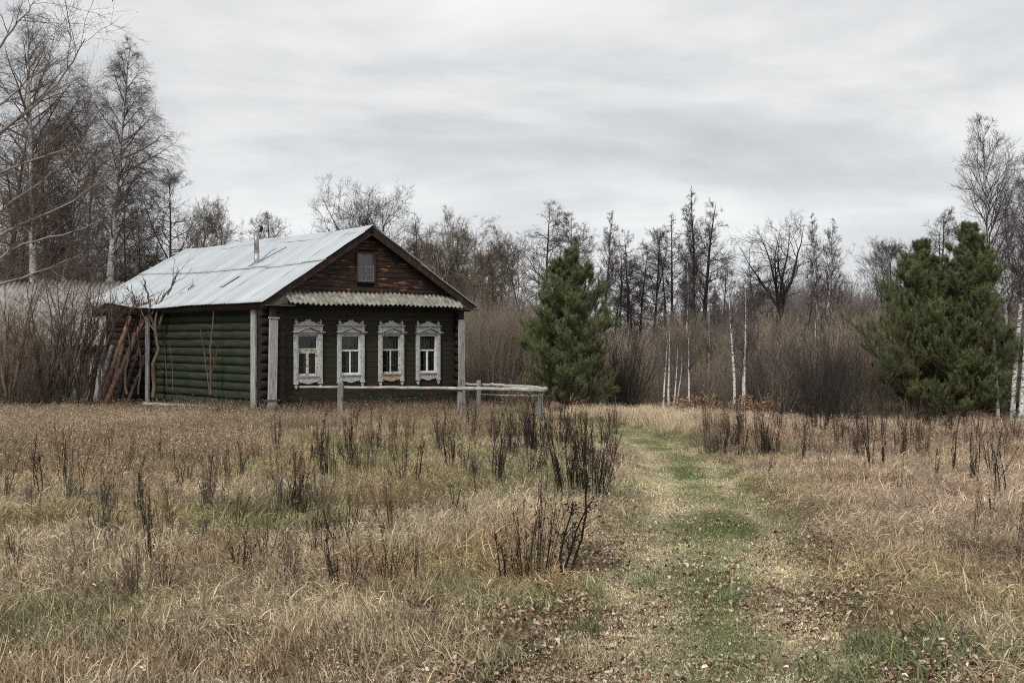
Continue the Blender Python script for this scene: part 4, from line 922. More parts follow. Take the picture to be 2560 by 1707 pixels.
# behind the house
T('alder_tree', 'small dark crown showing over the ridge right of the stove pipe', 622, 495, 66, 115, 'alder', 120, *A_, cb=.35, fork=3)
T('oak_tree', 'wide fan shaped crown rising behind the ridge near the gable', 845, 432, 60, 200, 'gnarl', 121, *A_, cb=.35, fork=8, dens=1.1)
T('alder_tree', 'dark tree with clustered twigs just right of the gable peak', 955, 490, 57, 70, 'alder', 122, *A_, cb=.2, crook=.04)
T('willow_tree', 'crooked tawny willow right of the gable peak', 1035, 497, 52, 120, 'gnarl', 123, *Wl, cb=.3, fork=5, topx=985, crook=.06)
T('willow_tree', 'tall forked willow with upswept limbs above the right eave', 1070, 480, 50, 135, 'gnarl', 124, M['alder'], M['willowtwig'], cb=.3, fork=6, dens=1.2, crook=.04)
T('alder_tree', 'slim grey tree between the forked willow and the near pine', 1150, 560, 56, 80, 'alder', 125, *AB, cb=.15)
T('alder_tree', 'dark round-topped alder behind the left shoulder of the near pine', 1249, 468, 55, 118, 'alder', 126, *A_, cb=.25, dens=1.2, crook=.03)
T('alder_tree', 'dark alder rising right behind the near pine tip', 1318, 490, 58, 90, 'alder', 127, *A_, cb=.25, fork=2)
T('birch_tree', 'slender birch with pointed crown right of the near pine', 1385, 487, 60, 70, 'birch', 128, M['birchtop'], M['birchtwig'], cb=.3, dens=1.2)
T('alder_tree', 'thin dark trunk nearest the right side of the near pine', 1422, 560, 54, 55, 'alder', 129, *A_, cb=.35)
T('alder_tree', 'thin alder whose leaning trunk stands second right of the near pine', 1440, 527, 55, 75, 'alder', 130, *A_, cb=.35, topx=1452)
T('alder_tree', 'thin dark alder between two others, slightly shorter', 1470, 560, 56, 55, 'alder', 131, *A_, cb=.4, topx=1480)
T('alder_tree', 'dark alder with forked round crown, right of the thin trunks', 1492, 523, 54, 105, 'alder', 132, *A_, cb=.35, fork=2, topx=1512)
T('alder_tree', 'straight dark alder left of the tall pointed tree', 1553, 488, 53, 70, 'alder', 133, *A_, cb=.2)
T('birch_tree', 'tallest pointed tree in the middle of the tree line', 1592, 436, 55, 78, 'birch', 134, M['alder'], M['aldertwig'], cb=.25, dens=1.3, topx=1580, r0=.13)
T('alder_tree', 'tall layered alder right beside the tallest pointed tree', 1612, 464, 53, 100, 'alder', 135, *A_, cb=.2, topx=1640, dens=1.2, r0=.15)
T('oak_tree', 'crooked spreading dark tree with flat-topped crown in the tree line', 1785, 498, 52, 165, 'gnarl', 136, *A_, cb=.35, fork=6, dens=.85, crook=.05, r0=.17)
T('alder_tree', 'smaller dark tree leaning at the foot of the crooked spreading one', 1775, 600, 54, 90, 'alder', 137, *A_, cb=.3, topx=1725, crook=.04)
T('birch_tree', 'white twin stemmed birch right of the crooked tree', 1893, 490, 44, 62, 'birch', 138, *B_, cb=.4, topx=1880)
T('birch_tree', 'right stem of the white birch pair with leaning top', 1896, 505, 43.6, 75, 'birch', 139, *B_, cb=.35, topx=1915)
T('birch_tree', 'thin white birch left of two before the orange ferns', 1686, 610, 31, 95, 'birch', 140, *B_, cb=.35, cat='birch', r0=.045, topx=1692, dens=.6)
T('birch_tree', 'thin white birch right of two before the orange ferns', 1709, 650, 31.2, 85, 'birch', 141, *B_, cb=.3, cat='birch', r0=.045, topx=1723, dens=.6)
T('birch_tree', 'faint slimmer stem just left of the right thin birch', 1703, 720, 31.4, 60, 'birch', 142, *B_, cb=.3, cat='birch', r0=.03, topx=1716, dens=.6)
for k, (vx, tx, top, r, lab) in enumerate(((1524, 1520, 780, .032, 'leftmost of the four young birches right of the near pine'), (1535, 1540, 760, .038, 'second and tallest of the four young birches right of the near pine'), (1546, 1562, 800, .028, 'third of the four young birches, leaning right'), (1550, 1566, 815, .03, 'rightmost of the four young birches right of the near pine'))):
    T('birch_sapling', lab, vx, top, 30.5+k*.2, 26, 'birch', 150+k, M['birch'], M['birchtwig'], cb=.45, topx=tx, cat='birch sapling', r0=r, dens=.4, group='young birches right of the near pine')
for k, (vx, tx, top, r, lab, Y) in enumerate(((1583, 1586, 760, .035, 'pale birch stem standing alone between the four young birches and the ferns', 33), (1625, 1632, 700, .03, 'thin pale stem in the brush left of the orange ferns', 36), (1745, 1738, 720, .03, 'thin pale stem in the brush right of the orange ferns', 36), (1868, 1872, 700, .04, 'pale stem left of the white birch pair', 38), (1960, 1955, 760, .035, 'pale stem in the brush left of the right pines', 34), (1835, 1840, 740, .03, 'thin pale stem left of the dark fanned bush', 36))):
    T('birch_tree', lab, vx, top, Y, 40, 'birch', 190+k, M['birch'], M['birchtwig'], cb=.4, topx=tx, cat='birch', r0=r, dens=.6)
T('birch_tree', 'half hidden white birch behind the brown thicket, below the tallest pointed tree', 1578, 600, 43, 50, 'birch', 156, *B_, cb=.5, topx=1588)
T('birch_tree', 'half hidden pale birch between thin alders and the layered alder', 1640, 660, 46, 46, 'birch', 157, *B_, cb=.4)
for k, (vx, top, wd, Y, lab) in enumerate(((940, 560, 80, 50, 'tawny tree just over the right slope of the roof, lowest of the willows there'), (1005, 575, 90, 48, 'tawny tree in front of the crooked willow'), (1110, 600, 90, 46, 'tawny tree right of the forked willow trunk'), (1165, 590, 80, 47, 'tan bushy tree standing left behind the near pine'), (1210, 560, 80, 50, 'brown tree partly hidden by the left side of the near pine'), (1045, 640, 80, 44, 'low tawny tree above the tan bushes by the house'), (1280, 560, 70, 52, 'brown tree behind the top of the near pine'))):
    T('willow_tree', lab, vx, top, Y, wd, 'willow', 170+k, M['willow'], M['willowtwig'] if k % 3 else M['brownbush'], cb=.12, fork=3, crook=.05)
for k, (vx, top, wd, Y, lab) in enumerate(((1405, 575, 50, 58, 'short slim alder behind the right side of the near pine'), (1458, 590, 50, 57, 'slim bare tree between the thin dark alders'), (1530, 570, 55, 56, 'slim bare tree right of the forked alder crown'), (1655, 590, 60, 50, 'slim brown tree under the layered alder'), (1735, 620, 60, 50, 'low brown tree left of the crooked tree'), (1845, 600, 60, 50, 'low brown tree between the crooked tree and the birch pair'), (1940, 640, 60, 46, 'low purple brown tree right of the birch pair'))):
    T('alder_tree', lab, vx, top, Y, wd, 'alder', 180+k, M['alder'], M['birchtwig'], cb=.15, crook=.03)
# right side
T('willow_tree', 'bare bushy willow top above the left shoulder of the right pines', 2040, 578, 40, 115, 'willow', 160, M['alder'], M['birchtwig'], cb=.1, fork=5)
T('alder_tree', 'dark alder behind the right pines', 2155, 480, 40, 110, 'alder', 161, *A_, cb=.2, fork=2)
T('birch_tree', 'tall white birch rising at the right side of the large pines', 2292, 272, 29.3, 185, 'birch', 162, *B_, cb=.33, topx=2262, dens=1.15, r0=.06, crook=.022)
T('birch_tree', 'tallest white birch at the right edge of the picture', 2326, 250, 28.2, 140, 'birch', 163, M['birch2'], M['birchtwig'], cb=.33, topx=2338, dens=1.1, r0=.07)
T('birch_tree', 'second thick white trunk at the right edge, closest to the frame', 2343, 340, 27.8, 120, 'birch', 164, M['birch2'], M['birchtwig'], cb=.4, topx=2372, dens=1.0, r0=.07)
T('birch_tree', 'slender birch just outside the pine between the two right birches', 2318, 430, 36, 90, 'birch', 165, *B_, cb=.3, topx=2300)
T('birch_tree', 'pale birch partly behind the right edge trunks', 2395, 300, 35, 150, 'birch', 166, *B_, cb=.25)
T('alder_tree', 'bare tree behind the right edge birches', 2350, 520, 42, 150, 'alder', 167, *AB, cb=.1, fork=2)
T('alder_tree', 'bare brown tree behind the darker right pine', 2240, 560, 43, 120, 'alder', 168, *AB, cb=.1, fork=2)

# pines
def P(label, vx, top, base, wpx, seed, Y=None, dense=1.0):
    Y = Y or gy(base); x_ = w2(vx, Y); g = G(x_, Y); H = V(vx, top, Y)[2]-g; W = wpx*SV/F*Y/2
    tr, br, fo = pine(seed, H, W, dense); r = empty('pine_tree', (x_, Y, g)); tag(r, label, 'pine')
    v, f = tubes(tr); link('trunk', fromnp('trunk', v, f, True), M['pinebark'], r)
    v, f = tubes(br); link('branches', fromnp('branches', v, f), M['pinebark'], r)['kind'] = 'stuff'
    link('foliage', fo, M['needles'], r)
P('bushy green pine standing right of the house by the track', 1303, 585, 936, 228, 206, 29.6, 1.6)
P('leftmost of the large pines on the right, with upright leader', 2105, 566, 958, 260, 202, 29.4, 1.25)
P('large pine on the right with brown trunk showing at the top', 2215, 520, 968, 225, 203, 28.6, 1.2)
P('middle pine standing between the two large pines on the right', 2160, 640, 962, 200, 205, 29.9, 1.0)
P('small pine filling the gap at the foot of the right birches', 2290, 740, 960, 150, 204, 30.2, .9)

# bushes one can tell apart
def BU(label, vx, top, Y, wpx, seed, mat, n=(36, 7, 6), splay=38, twig=None, base=.3, name='bush', fl=None):
    x_ = w2(vx, Y); g = G(x_, Y); H = V(vx, top, Y)[2]-g; W = wpx*SV/F*Y/2; rng = np.random.default_rng(seed)
    gr = bush_groups(rng, H, W, *n, twig=twig or .0035*Y/35+.001, splay=splay, base=base)
    v, f = tubes(gr); o = link(name, fromnp(name, v, f), mat); o.location = (x_, Y, g); tag(o, label, 'bush')
    if fl:
        src = gr[2][0].reshape(-1, 3); q = src[rng.integers(0, len(src), fl[0])]; v, f = flecks(rng, q, fl[1]); link('leaf', fromnp('leaf', v, [f]), M[fl[2]], o)['kind'] = 'stuff'
BU('large dark bare bush with fanned stems left of the right pines', 1893, 750, 28.4, 300, 301, M['darkbush'], (85, 8, 4), 62, base=.35)
BU('pale tan bush beside the right corner of the house', 1125, 705, 35.5, 150, 302, M['tanbush'], (80, 9, 6), 32, base=.8)
BU('pale tan bush between the house and the near pine', 1190, 715, 36.5, 150, 303, M['tanbush'], (80, 9, 6), 32, base=.8)
BU('dark grey bare bush right behind the near pine', 1432, 745, 33, 130, 304, M['darkbush'], (50, 7, 5), 40, base=.4)
BU('wide olive brown bush in the middle of the thicket', 1610, 735, 38, 190, 305, M['willowtwig'], (70, 9, 6), 34, base=1.0)
BU('tawny bush behind the thin white birches', 1700, 740, 36, 150, 306, M['willowtwig'], (60, 8, 6), 34, base=.8)
BU('brown bush left of the dark fanned bush', 1790, 770, 34, 150, 307, M['brownbush'], (70, 8, 6), 36, base=.6)
BU('brown bush between dark fanned bush and right pines', 1985, 700, 36, 150, 308, M['brownbush'], (60, 8, 6), 34, base=.6)
BU('bramble with few pale leaves under the near pine', 1215, 868, 30.5, 120, 309, M['tanbush'], (40, 6, 5), 45, base=.5, fl=(260, .03, 'orange'))
BU('low pale brush of reeds before the right pines', 2040, 905, 29.6, 140, 310, M['tanbush'], (90, 5, 4), 30, base=1.2)
BU('brown bramble at the left edge below the outbuilding', 30, 800, 30, 110, 311, M['brownbush'], (60, 8, 5), 40, base=.5, fl=(500, .02, 'rusty'))
BU('orange fern patch below the thin white birches', 1668, 908, 30.0, 130, 312, M['brownbush'], (90, 6, 4), 55, base=1.5, name='fern_patch', fl=(3000, .038, 'orange'))
BU('leaning dark twig heap at the right edge of the track', 1665, 995, gy(1038), 80, 313, M['brownbush'], (34, 6, 4), 55, base=.3)

# ------------------------------------------------------------------ instancing for what nobody could count
def rcol(name, objs):
    c = bpy.data.collections.new(name)
    for o in objs: c.objects.link(o)
    return c
def stuff(name, label, cat, pts, rot, scl, idx, tint, protos):
    me = bpy.data.meshes.new(name); me.vertices.add(len(pts)); me.vertices.foreach_set('co', np.asarray(pts, np.float32).ravel())
    def at(n, t, d, k): a = me.attributes.new(n, t, 'POINT'); a.data.foreach_set(k, d)
    at('rot', 'FLOAT_VECTOR', np.asarray(rot, np.float32).ravel(), 'vector'); at('scl', 'FLOAT_VECTOR', np.asarray(scl, np.float32).ravel(), 'vector'); at('idx', 'INT', np.asarray(idx, np.int32), 'value')
    at('tint', 'FLOAT_COLOR', np.concatenate([tint, np.ones((len(tint), 1))], 1).astype(np.float32).ravel(), 'color')
    o = link(name, me); tag(o, label, cat, kind='stuff')
    ng = bpy.data.node_groups.new(name+'_scatter', 'GeometryNodeTree'); ng.interface.new_socket('Geometry', in_out='INPUT', socket_type='NodeSocketGeometry'); ng.interface.new_socket('Geometry', in_out='OUTPUT', socket_type='NodeSocketGeometry')
    N = ng.nodes; Lk = ng.links; gi = N.new('NodeGroupInput'); go = N.new('NodeGroupOutput'); ip = N.new('GeometryNodeInstanceOnPoints'); ci = N.new('GeometryNodeCollectionInfo')
    ci.inputs['Collection'].default_value = rcol(name+'_kinds', protos); ci.inputs['Separate Children'].default_value = True; ci.inputs['Reset Children'].default_value = True
    def na(n, t): k = N.new('GeometryNodeInputNamedAttribute'); k.data_type = t; k.inputs['Name'].default_value = n; return k.outputs['Attribute']
    Lk.new(gi.outputs[0], ip.inputs['Points']); Lk.new(ci.outputs[0], ip.inputs['Instance']); ip.inputs['Pick Instance'].default_value = True
    Lk.new(na('idx', 'INT'), ip.inputs['Instance Index'])
    er = N.new('FunctionNodeEulerToRotation'); Lk.new(na('rot', 'FLOAT_VECTOR'), er.inputs[0]); Lk.new(er.outputs[0], ip.inputs['Rotation'])
    Lk.new(na('scl', 'FLOAT_VECTOR'), ip.inputs['Scale']); Lk.new(ip.outputs[0], go.inputs[0])
    md = o.modifiers.new('scatter', 'NODES'); md.node_group = ng; return o
def blades(rng, n, rad, h, wd, bend, lean=.25, curl=.5, seg=4):
    a = rng.uniform(0, 2*PI, n); r = rad*np.sqrt(rng.random(n)); S = np.stack([np.cos(a)*r, np.sin(a)*r, np.zeros(n)-.01], 1)
    az = rng.uniform(0, 2*PI, n); dr = np.stack([np.cos(az), np.sin(az), 0*az], 1); H = h*rng.uniform(.35, 1.15, n); ln = np.abs(rng.normal(0, lean, n)); cu = np.abs(rng.normal(bend, curl*.5, n))
    P = np.zeros((n, seg+1, 3)); P[:, 0] = S; th = ln.copy()
    for k in range(seg):
        d = dr*np.sin(th)[:, None]+np.array([0, 0, 1.])*np.cos(th)[:, None]; P[:, k+1] = P[:, k]+d*(H/seg)[:, None]; th = np.minimum(th+cu/seg*(1+k*.5), 2.4)
    fa = rng.uniform(0, 2*PI, n); w = np.stack([np.cos(fa), np.sin(fa), 0*fa], 1)*(wd*rng.uniform(.6, 1.3, n))[:, None]
    wk = np.array([1, 1, .8, .55, .0][:seg+1]) if seg == 4 else np.linspace(1, 0, seg+1)
    v = np.concatenate([P[:, :, None]-w[:, None, None]*wk[None, :, None, None]*.5, P[:, :, None]+w[:, None, None]*wk[None, :, None, None]*.5], 2)
    v = v.reshape(-1, 3); b = (np.arange(n)*(seg+1)*2)[:, None]+(np.arange(seg)*2)[None]; f = np.stack([b, b+1, b+3, b+2], -1).reshape(-1, 4).astype(np.int32)
    sh = np.repeat(np.clip(rng.normal(.43, .28, n), 0, 1), (seg+1)*2); return v, f, sh, P
def proto(name, parts, mat):
    vs = []; fs = []; sh = []; b = 0
    for v, f, s in parts: vs.append(v); fs.append(f+b); sh.append(s); b += len(v)
    me = fromnp(name, np.concatenate(vs), fs, shade=np.concatenate(sh)); me.materials.append(mat); return bpy.data.objects.new(name, me)
rng = np.random.default_rng(5)
def mkgrass(k, n, rad, h, wd, bend, lean, curl, heads=0, fle=0):
    r = np.random.default_rng(k); v, f, s, Pb = blades(r, n, rad, h, wd, bend, lean, curl); parts = [(v, f, s)]
    if heads:
        e = Pb[r.integers(0, n, heads), -1]; q = (e[:, None]+r.normal(0, .012, (heads, 5, 3))+np.linspace(0, .05, 5)[None, :, None]*np.array([0, 0, -1.])).reshape(-1, 3)
        v, f = flecks(r, q, .008); parts.append((v, f, np.repeat(r.uniform(.5, 1, len(q)), 4)))
    if fle:
        e = Pb[r.integers(0, n, fle), r.integers(2, 5, fle)]; v, f = flecks(r, e+r.normal(0, .012, e.shape), .011); parts.append((v, f, np.repeat(np.where(r.random(fle) < .5, 1.0, .1), 4)))
    return parts
hay = [proto('hay_%02d' % k, mkgrass(400+k, 110, .18, .125, .0048, 1.4, .7, 1.1), M['grass']) for k in range(5)]
hayfine = [proto('hayfine_%02d' % k, mkgrass(420+k, 140, .16, .10, .0042, 1.7, .9, 1.1), M['grass']) for k in range(4)]
hayfar = [proto('hayfar_%02d' % k, mkgrass(440+k, 120, .26, .13, .008, .8, .5, .8, 8), M['grass']) for k in range(4)]
turf = [proto('turf_%02d' % k, mkgrass(460+k, 150, .15, .026, .0045, 1.0, .8, .9), M['grass']) for k in range(4)]
scrub = [proto('scrub_%02d' % k, mkgrass(480+k, 55, .26, .34, .0055, .35, .25, .6, 0, 120), M['grass']) for k in range(4)]
tall = [proto('tall_%02d' % k, mkgrass(500+k, 80, .22, .36, .006, .45, .25, .5, 22), M['grass']) for k in range(3)]
def scatter(n, y0, y1, dpow, keep):
    """points over the visible ground with margin, density falling with distance"""
    out = []
    while sum(map(len, out)) < n:
        m = n*3; u_ = rng.random(m)
        y = (y0**(2-dpow)+u_*(y1**(2-dpow)-y0**(2-dpow)))**(1/(2-dpow)); x = rng.uniform(-1, 1, m)*(.50*y+2.0)
        k = keep(x, y); out.append(np.stack([x[k], y[k]], 1))
    return np.concatenate(out)[:n]
def house_clear(x, y, mgn=.05):
    d = np.stack([x-K[0], y-K[1]], 1); t = d @ HU[:2]; s = d @ HB[:2]; return ~((t > -mgn) & (t < 6.25) & (s > -mgn) & (s < 10.6))
def mkrot(x, y, n, tilt): return np.stack([rng.normal(0, tilt*.7, n), rng.normal(tilt*1.2, tilt*.7, n), fbm(x*.45, y*.45, 131, 2)*9+rng.normal(0, .7, n)], 1)
def field(name, label, cat, n, y0, y1, dpow, keep, protos, sc_, tilt, tintf, hf=None):
    p = scatter(n, y0, y1, dpow, lambda x, y: keep(x, y) & house_clear(x, y)); x, y = p[:, 0], p[:, 1]; z = ground(x, y); s = rng.uniform(*sc_, n)
    hz_ = s*(hf(x, y) if hf is not None else 1)
    return stuff(name, label, cat, np.stack([x, y, z-.01], 1), mkrot(x, y, n, tilt), np.stack([s, s, hz_], 1), rng.integers(0, len(protos), n), np.clip(tintf(x, y)*rng.uniform(.75, 1.25, (n, 1)), 0, .9), protos)
off = lambda x, y: path_in(x, y) < rng.normal(-.08, .07, len(x))-.1*fbm(x*2, y*2, 5, 2)
def hmap(x, y): return (.25+1.5*fbm(x*1.1, y*1.1, 77, 3)**1.4*1.5)*np.where(path_in(x, y) > -.5, .75, 1)
ft = field_tint
field('dry_grass', 'tangled straw coloured grass covering the near meadow on both sides of the track', 'grass', 21000, 3.4, 17, .75, lambda x, y: off(x, y) & (fbm(x*2.0, y*2.0, 55, 3) > .40), hay, (.55, 1.45), .30, ft, hmap)
field('fine_grass', 'fine matted dry grass lying between the taller tufts', 'grass', 20000, 3.4, 20, .75, off, hayfine, (.7, 1.2), .3, ft, hmap)
field('meadow_grass', 'dry meadow grass further off up to the house and the trees', 'grass', 23000, 14, 37, .6, off, hayfar, (.6, 1.15), .16, ft, hmap)
field('track_grass', 'short worn green grass along the curving track', 'grass', 24000, 3.2, 27, .8, lambda x, y: (path_in(x, y) > -.35) & (fbm(x*2.2, y*2.2, 91, 3) > .36), turf, (.6, 1.3), .12, ft, lambda x, y: .4+1.0*fbm(x*1.5, y*1.5, 8, 3))
def zonek(vx0, vx1, vy0, vy1, soft=.5):
    def k(x, y):
        a, b = proj(x, y, -.15); b = b+((fbm(x*.5, y*.5, 63, 3)-.5)*190+rng.normal(0, 16, len(x)))*(y < 22)+(fbm(x*.9, y*.9, 65, 3)-.5)*30; q = ((a > vx0) & (a < vx1) & (b > vy0) & (b < vy1)); return q & off(x, y) & (rng.random(len(x)) < soft+.6*(fbm(x, y, 61, 3)-.4))
    return k
redt = lambda x, y: ft(x, y)*.45+RED*.45
field('dead_weeds', 'reddish brown dead weeds with pale seed flecks left of the house front', 'weeds', 3000, 13, 31, .4, zonek(-200, 620, 905, 1100, .45), scrub, (.5, 1.1), .15, lambda x, y: ft(x, y)*.5+RED*.5)
field('wall_weeds', 'tall dry weeds growing along the front wall and the rail fence', 'weeds', 1000, 19, 30, .3, zonek(600, 1200, 905, 985, .4), scrub+tall, (.4, 1.0), .14, redt)
field('verge_grass', 'tall pale grass along the far bend of the track', 'grass', 1500, 19, 33, .3, zonek(1290, 2400, 915, 985, .6), tall, (.5, 1.0), .14, lambda x, y: ft(x, y)*.5+PALE*.45)
field('verge_weeds', 'brown dead weeds in the strip right of the track', 'weeds', 1500, 16, 32, .4, zonek(1600, 2600, 945, 1065, .35), scrub, (.45, 1.05), .16, lambda x, y: ft(x, y)*.35+RED*.6)
field('seed_stalks', 'sparse taller bleached grass stalks with seed heads in the near meadow', 'grass', 900, 3.6, 18, .7, off, [proto('stalk_%02d' % k, mkgrass(520+k, 9, .14, .34, .005, .4, .22, .5, 9), M['grass']) for k in range(4)], (.5, 1.0), .2, lambda x, y: ft(x, y)*.5+PALE*.3)
field('green_tufts', 'broad bladed green grass tufts at the lower right edge of the track', 'grass', 48, 4.6, 8, .5, lambda x, y: (np.hypot((x-2.1)/.55, (y-5.7)/.75) < 1) | ((rng.random(len(x)) < .02) & (path_in(x, y) > -1)), [proto('tuft_%02d' % k, mkgrass(530+k, 60, .10, .20, .0095, .9, .4, .7), M['grass']) for k in range(3)], (.6, 1.1), .2, lambda x, y: np.tile(np.array([[.20, .22, .11]]), (len(x), 1)))
def wallstrip(x, y):
    d = np.stack([x-K[0], y-K[1]], 1); t = d @ HU[:2]; s_ = d @ HB[:2]; return ((t > -.6) & (t < 6.6) & (s_ < -.25) & (s_ > -1.7)) | ((t < -.25) & (t > -1.5) & (s_ > -.5) & (s_ < 9))
field('wall_base_weeds', 'dark brown tangled weeds at the foot of the house walls', 'weeds', 620, 24, 36, .2, wallstrip, scrub, (.6, 1.35), .2, lambda x, y: ft(x, y)*.15+RED*.55)  # brown weeds, tint darkened further to paint contact shade along the walls
# leaf litter
def leafp(k):
    r = np.random.default_rng(600+k); n = 10; pts = [(0, 0, 0)]; L = .052
    for i in range(n):
        a = 2*PI*i/n; rr = L*(.55+.45*abs(math.cos(a)))*(.82+.18*(i % 2)) ; pts.append((math.cos(a)*rr, math.sin(a)*rr*.72, .012*math.cos(a*2+k)+.010*r.random()+.3*rr*abs(math.sin(a))*(.5 if k % 2 else 1)))
    v = np.array(pts); f = np.array([(0, 1+i, 1+(i+1) % n) for i in range(n)], np.int32); return proto('leaf_%02d' % k, [(v, f, np.full(len(v), .4))], M['leafinst'])
lv = [leafp(k) for k in range(5)]
def lkeep(x, y):
    p = path_in(x, y); l = np.interp(y, PL[:, 0], PL[:, 1]); r = np.interp(y, PR[:, 0], PR[:, 1]); dl = np.abs(x-l-.1); drr = np.abs(x-r+.1)
    pr = .16*(p > -.1)+.75*np.exp(-(dl/.45)**2)*sstep(13, 6, y)+.6*np.exp(-(drr/.5)**2)*sstep(12, 6, y)+.30*np.exp(-((x-(l*.45+r*.55))/.28)**2)*sstep(14, 6, y)+.012
    pr = pr*(.12+.88*sstep(15, 5, y))*np.clip((fbm(x*1.6, y*1.6, 71, 3)-.2)*2.2, .1, 1.2); return rng.random(len(x)) < pr
n = 15000; p = scatter(n, 3.4, 24, .95, lkeep); x, y = p[:, 0], p[:, 1]; z = ground(x, y)+np.where(path_in(x, y) > 0, rng.uniform(.012, .04, n), rng.uniform(.03, .10, n)); s = rng.uniform(.14, .44, n)*np.where(rng.random(n) < .12, 1.35, 1)
pal = np.array([(.46, .36, .27), (.56, .47, .36), (.32, .19, .12), (.68, .61, .50), (.17, .085, .055), (.36, .27, .15), (.12, .065, .045)]); t = pal[rng.choice(7, n, p=[.2, .13, .24, .07, .14, .1, .12])]
stuff('leaf_litter', 'fallen pale and brown leaves scattered over the track', 'leaves', np.stack([x, y, z], 1), np.stack([rng.normal(0, .35, n), rng.normal(0, .35, n), rng.uniform(0, 6.28, n)], 1), np.stack([s, s, s*rng.uniform(.4, 2.0, n)], 1), rng.integers(0, 5, n), t*rng.uniform(.8, 1.3, (n, 1)), lv)

# brush thicket behind the field, and the far wood
def bushp(k, H, W, n, name='brush', splay=32, twig=.005):
    r = np.random.default_rng(700+k); g = bush_groups(r, H, W, *n, twig=twig, splay=splay, base=.5); v, f = tubes(g); return proto('%s_%02d' % (name, k), [(v, f[0], np.repeat(r.uniform(.2, .8, len(v)//6+1), 6)[:len(v)])], M['twiginst'])
br = [bushp(k, 3.2, 1.7, (34, 8, 5)) for k in range(5)]
pts = []; sc3 = []; tn = []
THK = [(-250, 60, 700, 33, 40), (60, 360, 640, 40, 50), (60, 560, 660, 42, 52), (700, 1060, 600, 46, 60), (1030, 1240, 700, 36, 50), (1180, 1480, 745, 34, 50), (1380, 1780, 770, 33, 48), (1500, 1980, 735, 40, 56), (1700, 2040, 745, 32, 44), (1950, 2600, 720, 33, 46)]
cols = [np.array([.25, .20, .155]), np.array([.33, .265, .20]), np.array([.18, .15, .13]), np.array([.43, .35, .255])]
for zi, (a, b, top, y0, y1) in enumerate(THK):
    for q in range(int((b-a)/9)):
        vx = rng.uniform(a, b); Y = rng.uniform(y0, y1); x_ = w2(vx, Y)
        if not house_clear(np.array([x_]), np.array([Y]), 1.5)[0]: continue
        g = G(x_, Y); H = V(vx, top+rng.uniform(-12, 60)+35*(1-(Y-y0)/(y1-y0)), Y)[2]-g; k = max(H, .8)/3.2; pts.append((x_, Y, g)); sc3.append((k*rng.uniform(.9, 1.3),)*2+(k,)); tn.append(cols[rng.choice(4, p=[.35, .3, .2, .15])]*rng.uniform(.8, 1.25))
n = len(pts); stuff('brush_thicket', 'brown bare brush filling the ground under the background trees', 'thicket', np.array(pts), np.stack([np.zeros(n), np.zeros(n), rng.uniform(0, 6.28, n)], 1), np.array(sc3), rng.integers(0, 5, n), np.array(tn), br)
pts = []; sc3 = []; tn = []
for q in range(520):
    Y = rng.uniform(72, 150); vx = rng.uniform(-250, 2600); x_ = w2(vx, Y); g = G(x_, Y)
    top = np.interp(vx, [-250, 500, 1000, 1400, 1560, 1750, 1900, 2000, 2100, 2600], [560, 640, 650, 735, 720, 660, 650, 672, 690, 660])+rng.uniform(0, 45)+.25*(150-Y)
    H = max(V(vx, top, Y)[2]-g, 1.5); k = H/3.2; pts.append((x_, Y, g)); sc3.append((k*1.1, k*1.1, k)); tn.append(np.array([.17, .145, .15])*rng.uniform(.75, 1.2))
n = len(pts); brf = [bushp(20+k, 3.2, 1.5, (30, 7, 5), 'farbrush', 26, .007) for k in range(3)]
stuff('far_wood', 'purple grey bare wood closing the view far behind the field', 'wood', np.array(pts), np.stack([np.zeros(n), np.zeros(n), rng.uniform(0, 6.28, n)], 1), np.array(sc3), rng.integers(0, 3, n), np.array(tn), brf)

# ------------------------------------------------------------------ dark dried weed clumps, one object each
def weedmesh(k, kind):
    r = np.random.default_rng(800+k); h = 1.0; n0 = {'clump': 15, 'spire': 8, 'single': 3, 'fan': 10}[kind]; n0 = max(2, n0+int(r.integers(-3, 4))*(n0 > 4)); sp = {'clump': 10, 'spire': 7, 'single': 4, 'fan': 24}[kind]
    a = r.uniform(0, 2*PI, n0); rad = (.10 if kind == 'clump' else .05)*np.sqrt(r.random(n0)); S = np.stack([np.cos(a)*rad, np.sin(a)*rad, np.full(n0, -.05)], 1); q = np.radians(np.abs(r.normal(0, sp, n0)))
    D = np.stack([np.cos(a)*np.sin(q), np.sin(a)*np.sin(q), np.cos(q)], 1); L = h*r.uniform(.4, 1.08, n0); P0 = growl(r, S, D, L, 8, .05, .02); g = [(P0, taper(L*0+.0068, L*0+.003, 9), 4)]
    S, D, ix, t, rr = kids(r, P0, g[0][1], 9 if kind != 'spire' else 6, .4, .99, 30, 12); L1 = L[ix]*(.24-.14*t)*r.uniform(.5, 1.3, len(S)); P1 = growl(r, S, D, L1, 3, .1, .08); g.append((P1, taper(L1*0+.0028, L1*0+.0018, 4), 3))
    v, f = tubes(g); me = fromnp('weed', v, f)
    vs = [v]; b = len(v)
    m = {'clump': 110, 'spire': 260, 'single': 70, 'fan': 80}[kind]
    pt = P0[r.integers(0, n0, m), r.integers(3 if kind == 'spire' else 5, 9, m)]*.0
    i = r.integers(0, n0, m); tt = r.uniform(.35 if kind in ('spire', 'single') else .6, 1, m)*8; j = np.minimum(tt.astype(int), 7); fr = (tt-j)[:, None]; c1 = P0[i, j]*(1-fr)+P0[i, j+1]*fr+r.normal(0, .010, (m, 3))
    e = P1[:, -1]; c2 = (e[:, None]+r.normal(0, .010, (len(e), 3, 3))).reshape(-1, 3)
    v2, f2 = flecks(r, np.concatenate([c1, c2]), .011)
    return fromnp('dry_weed', np.concatenate([v, v2]), [f[0], f2+b])
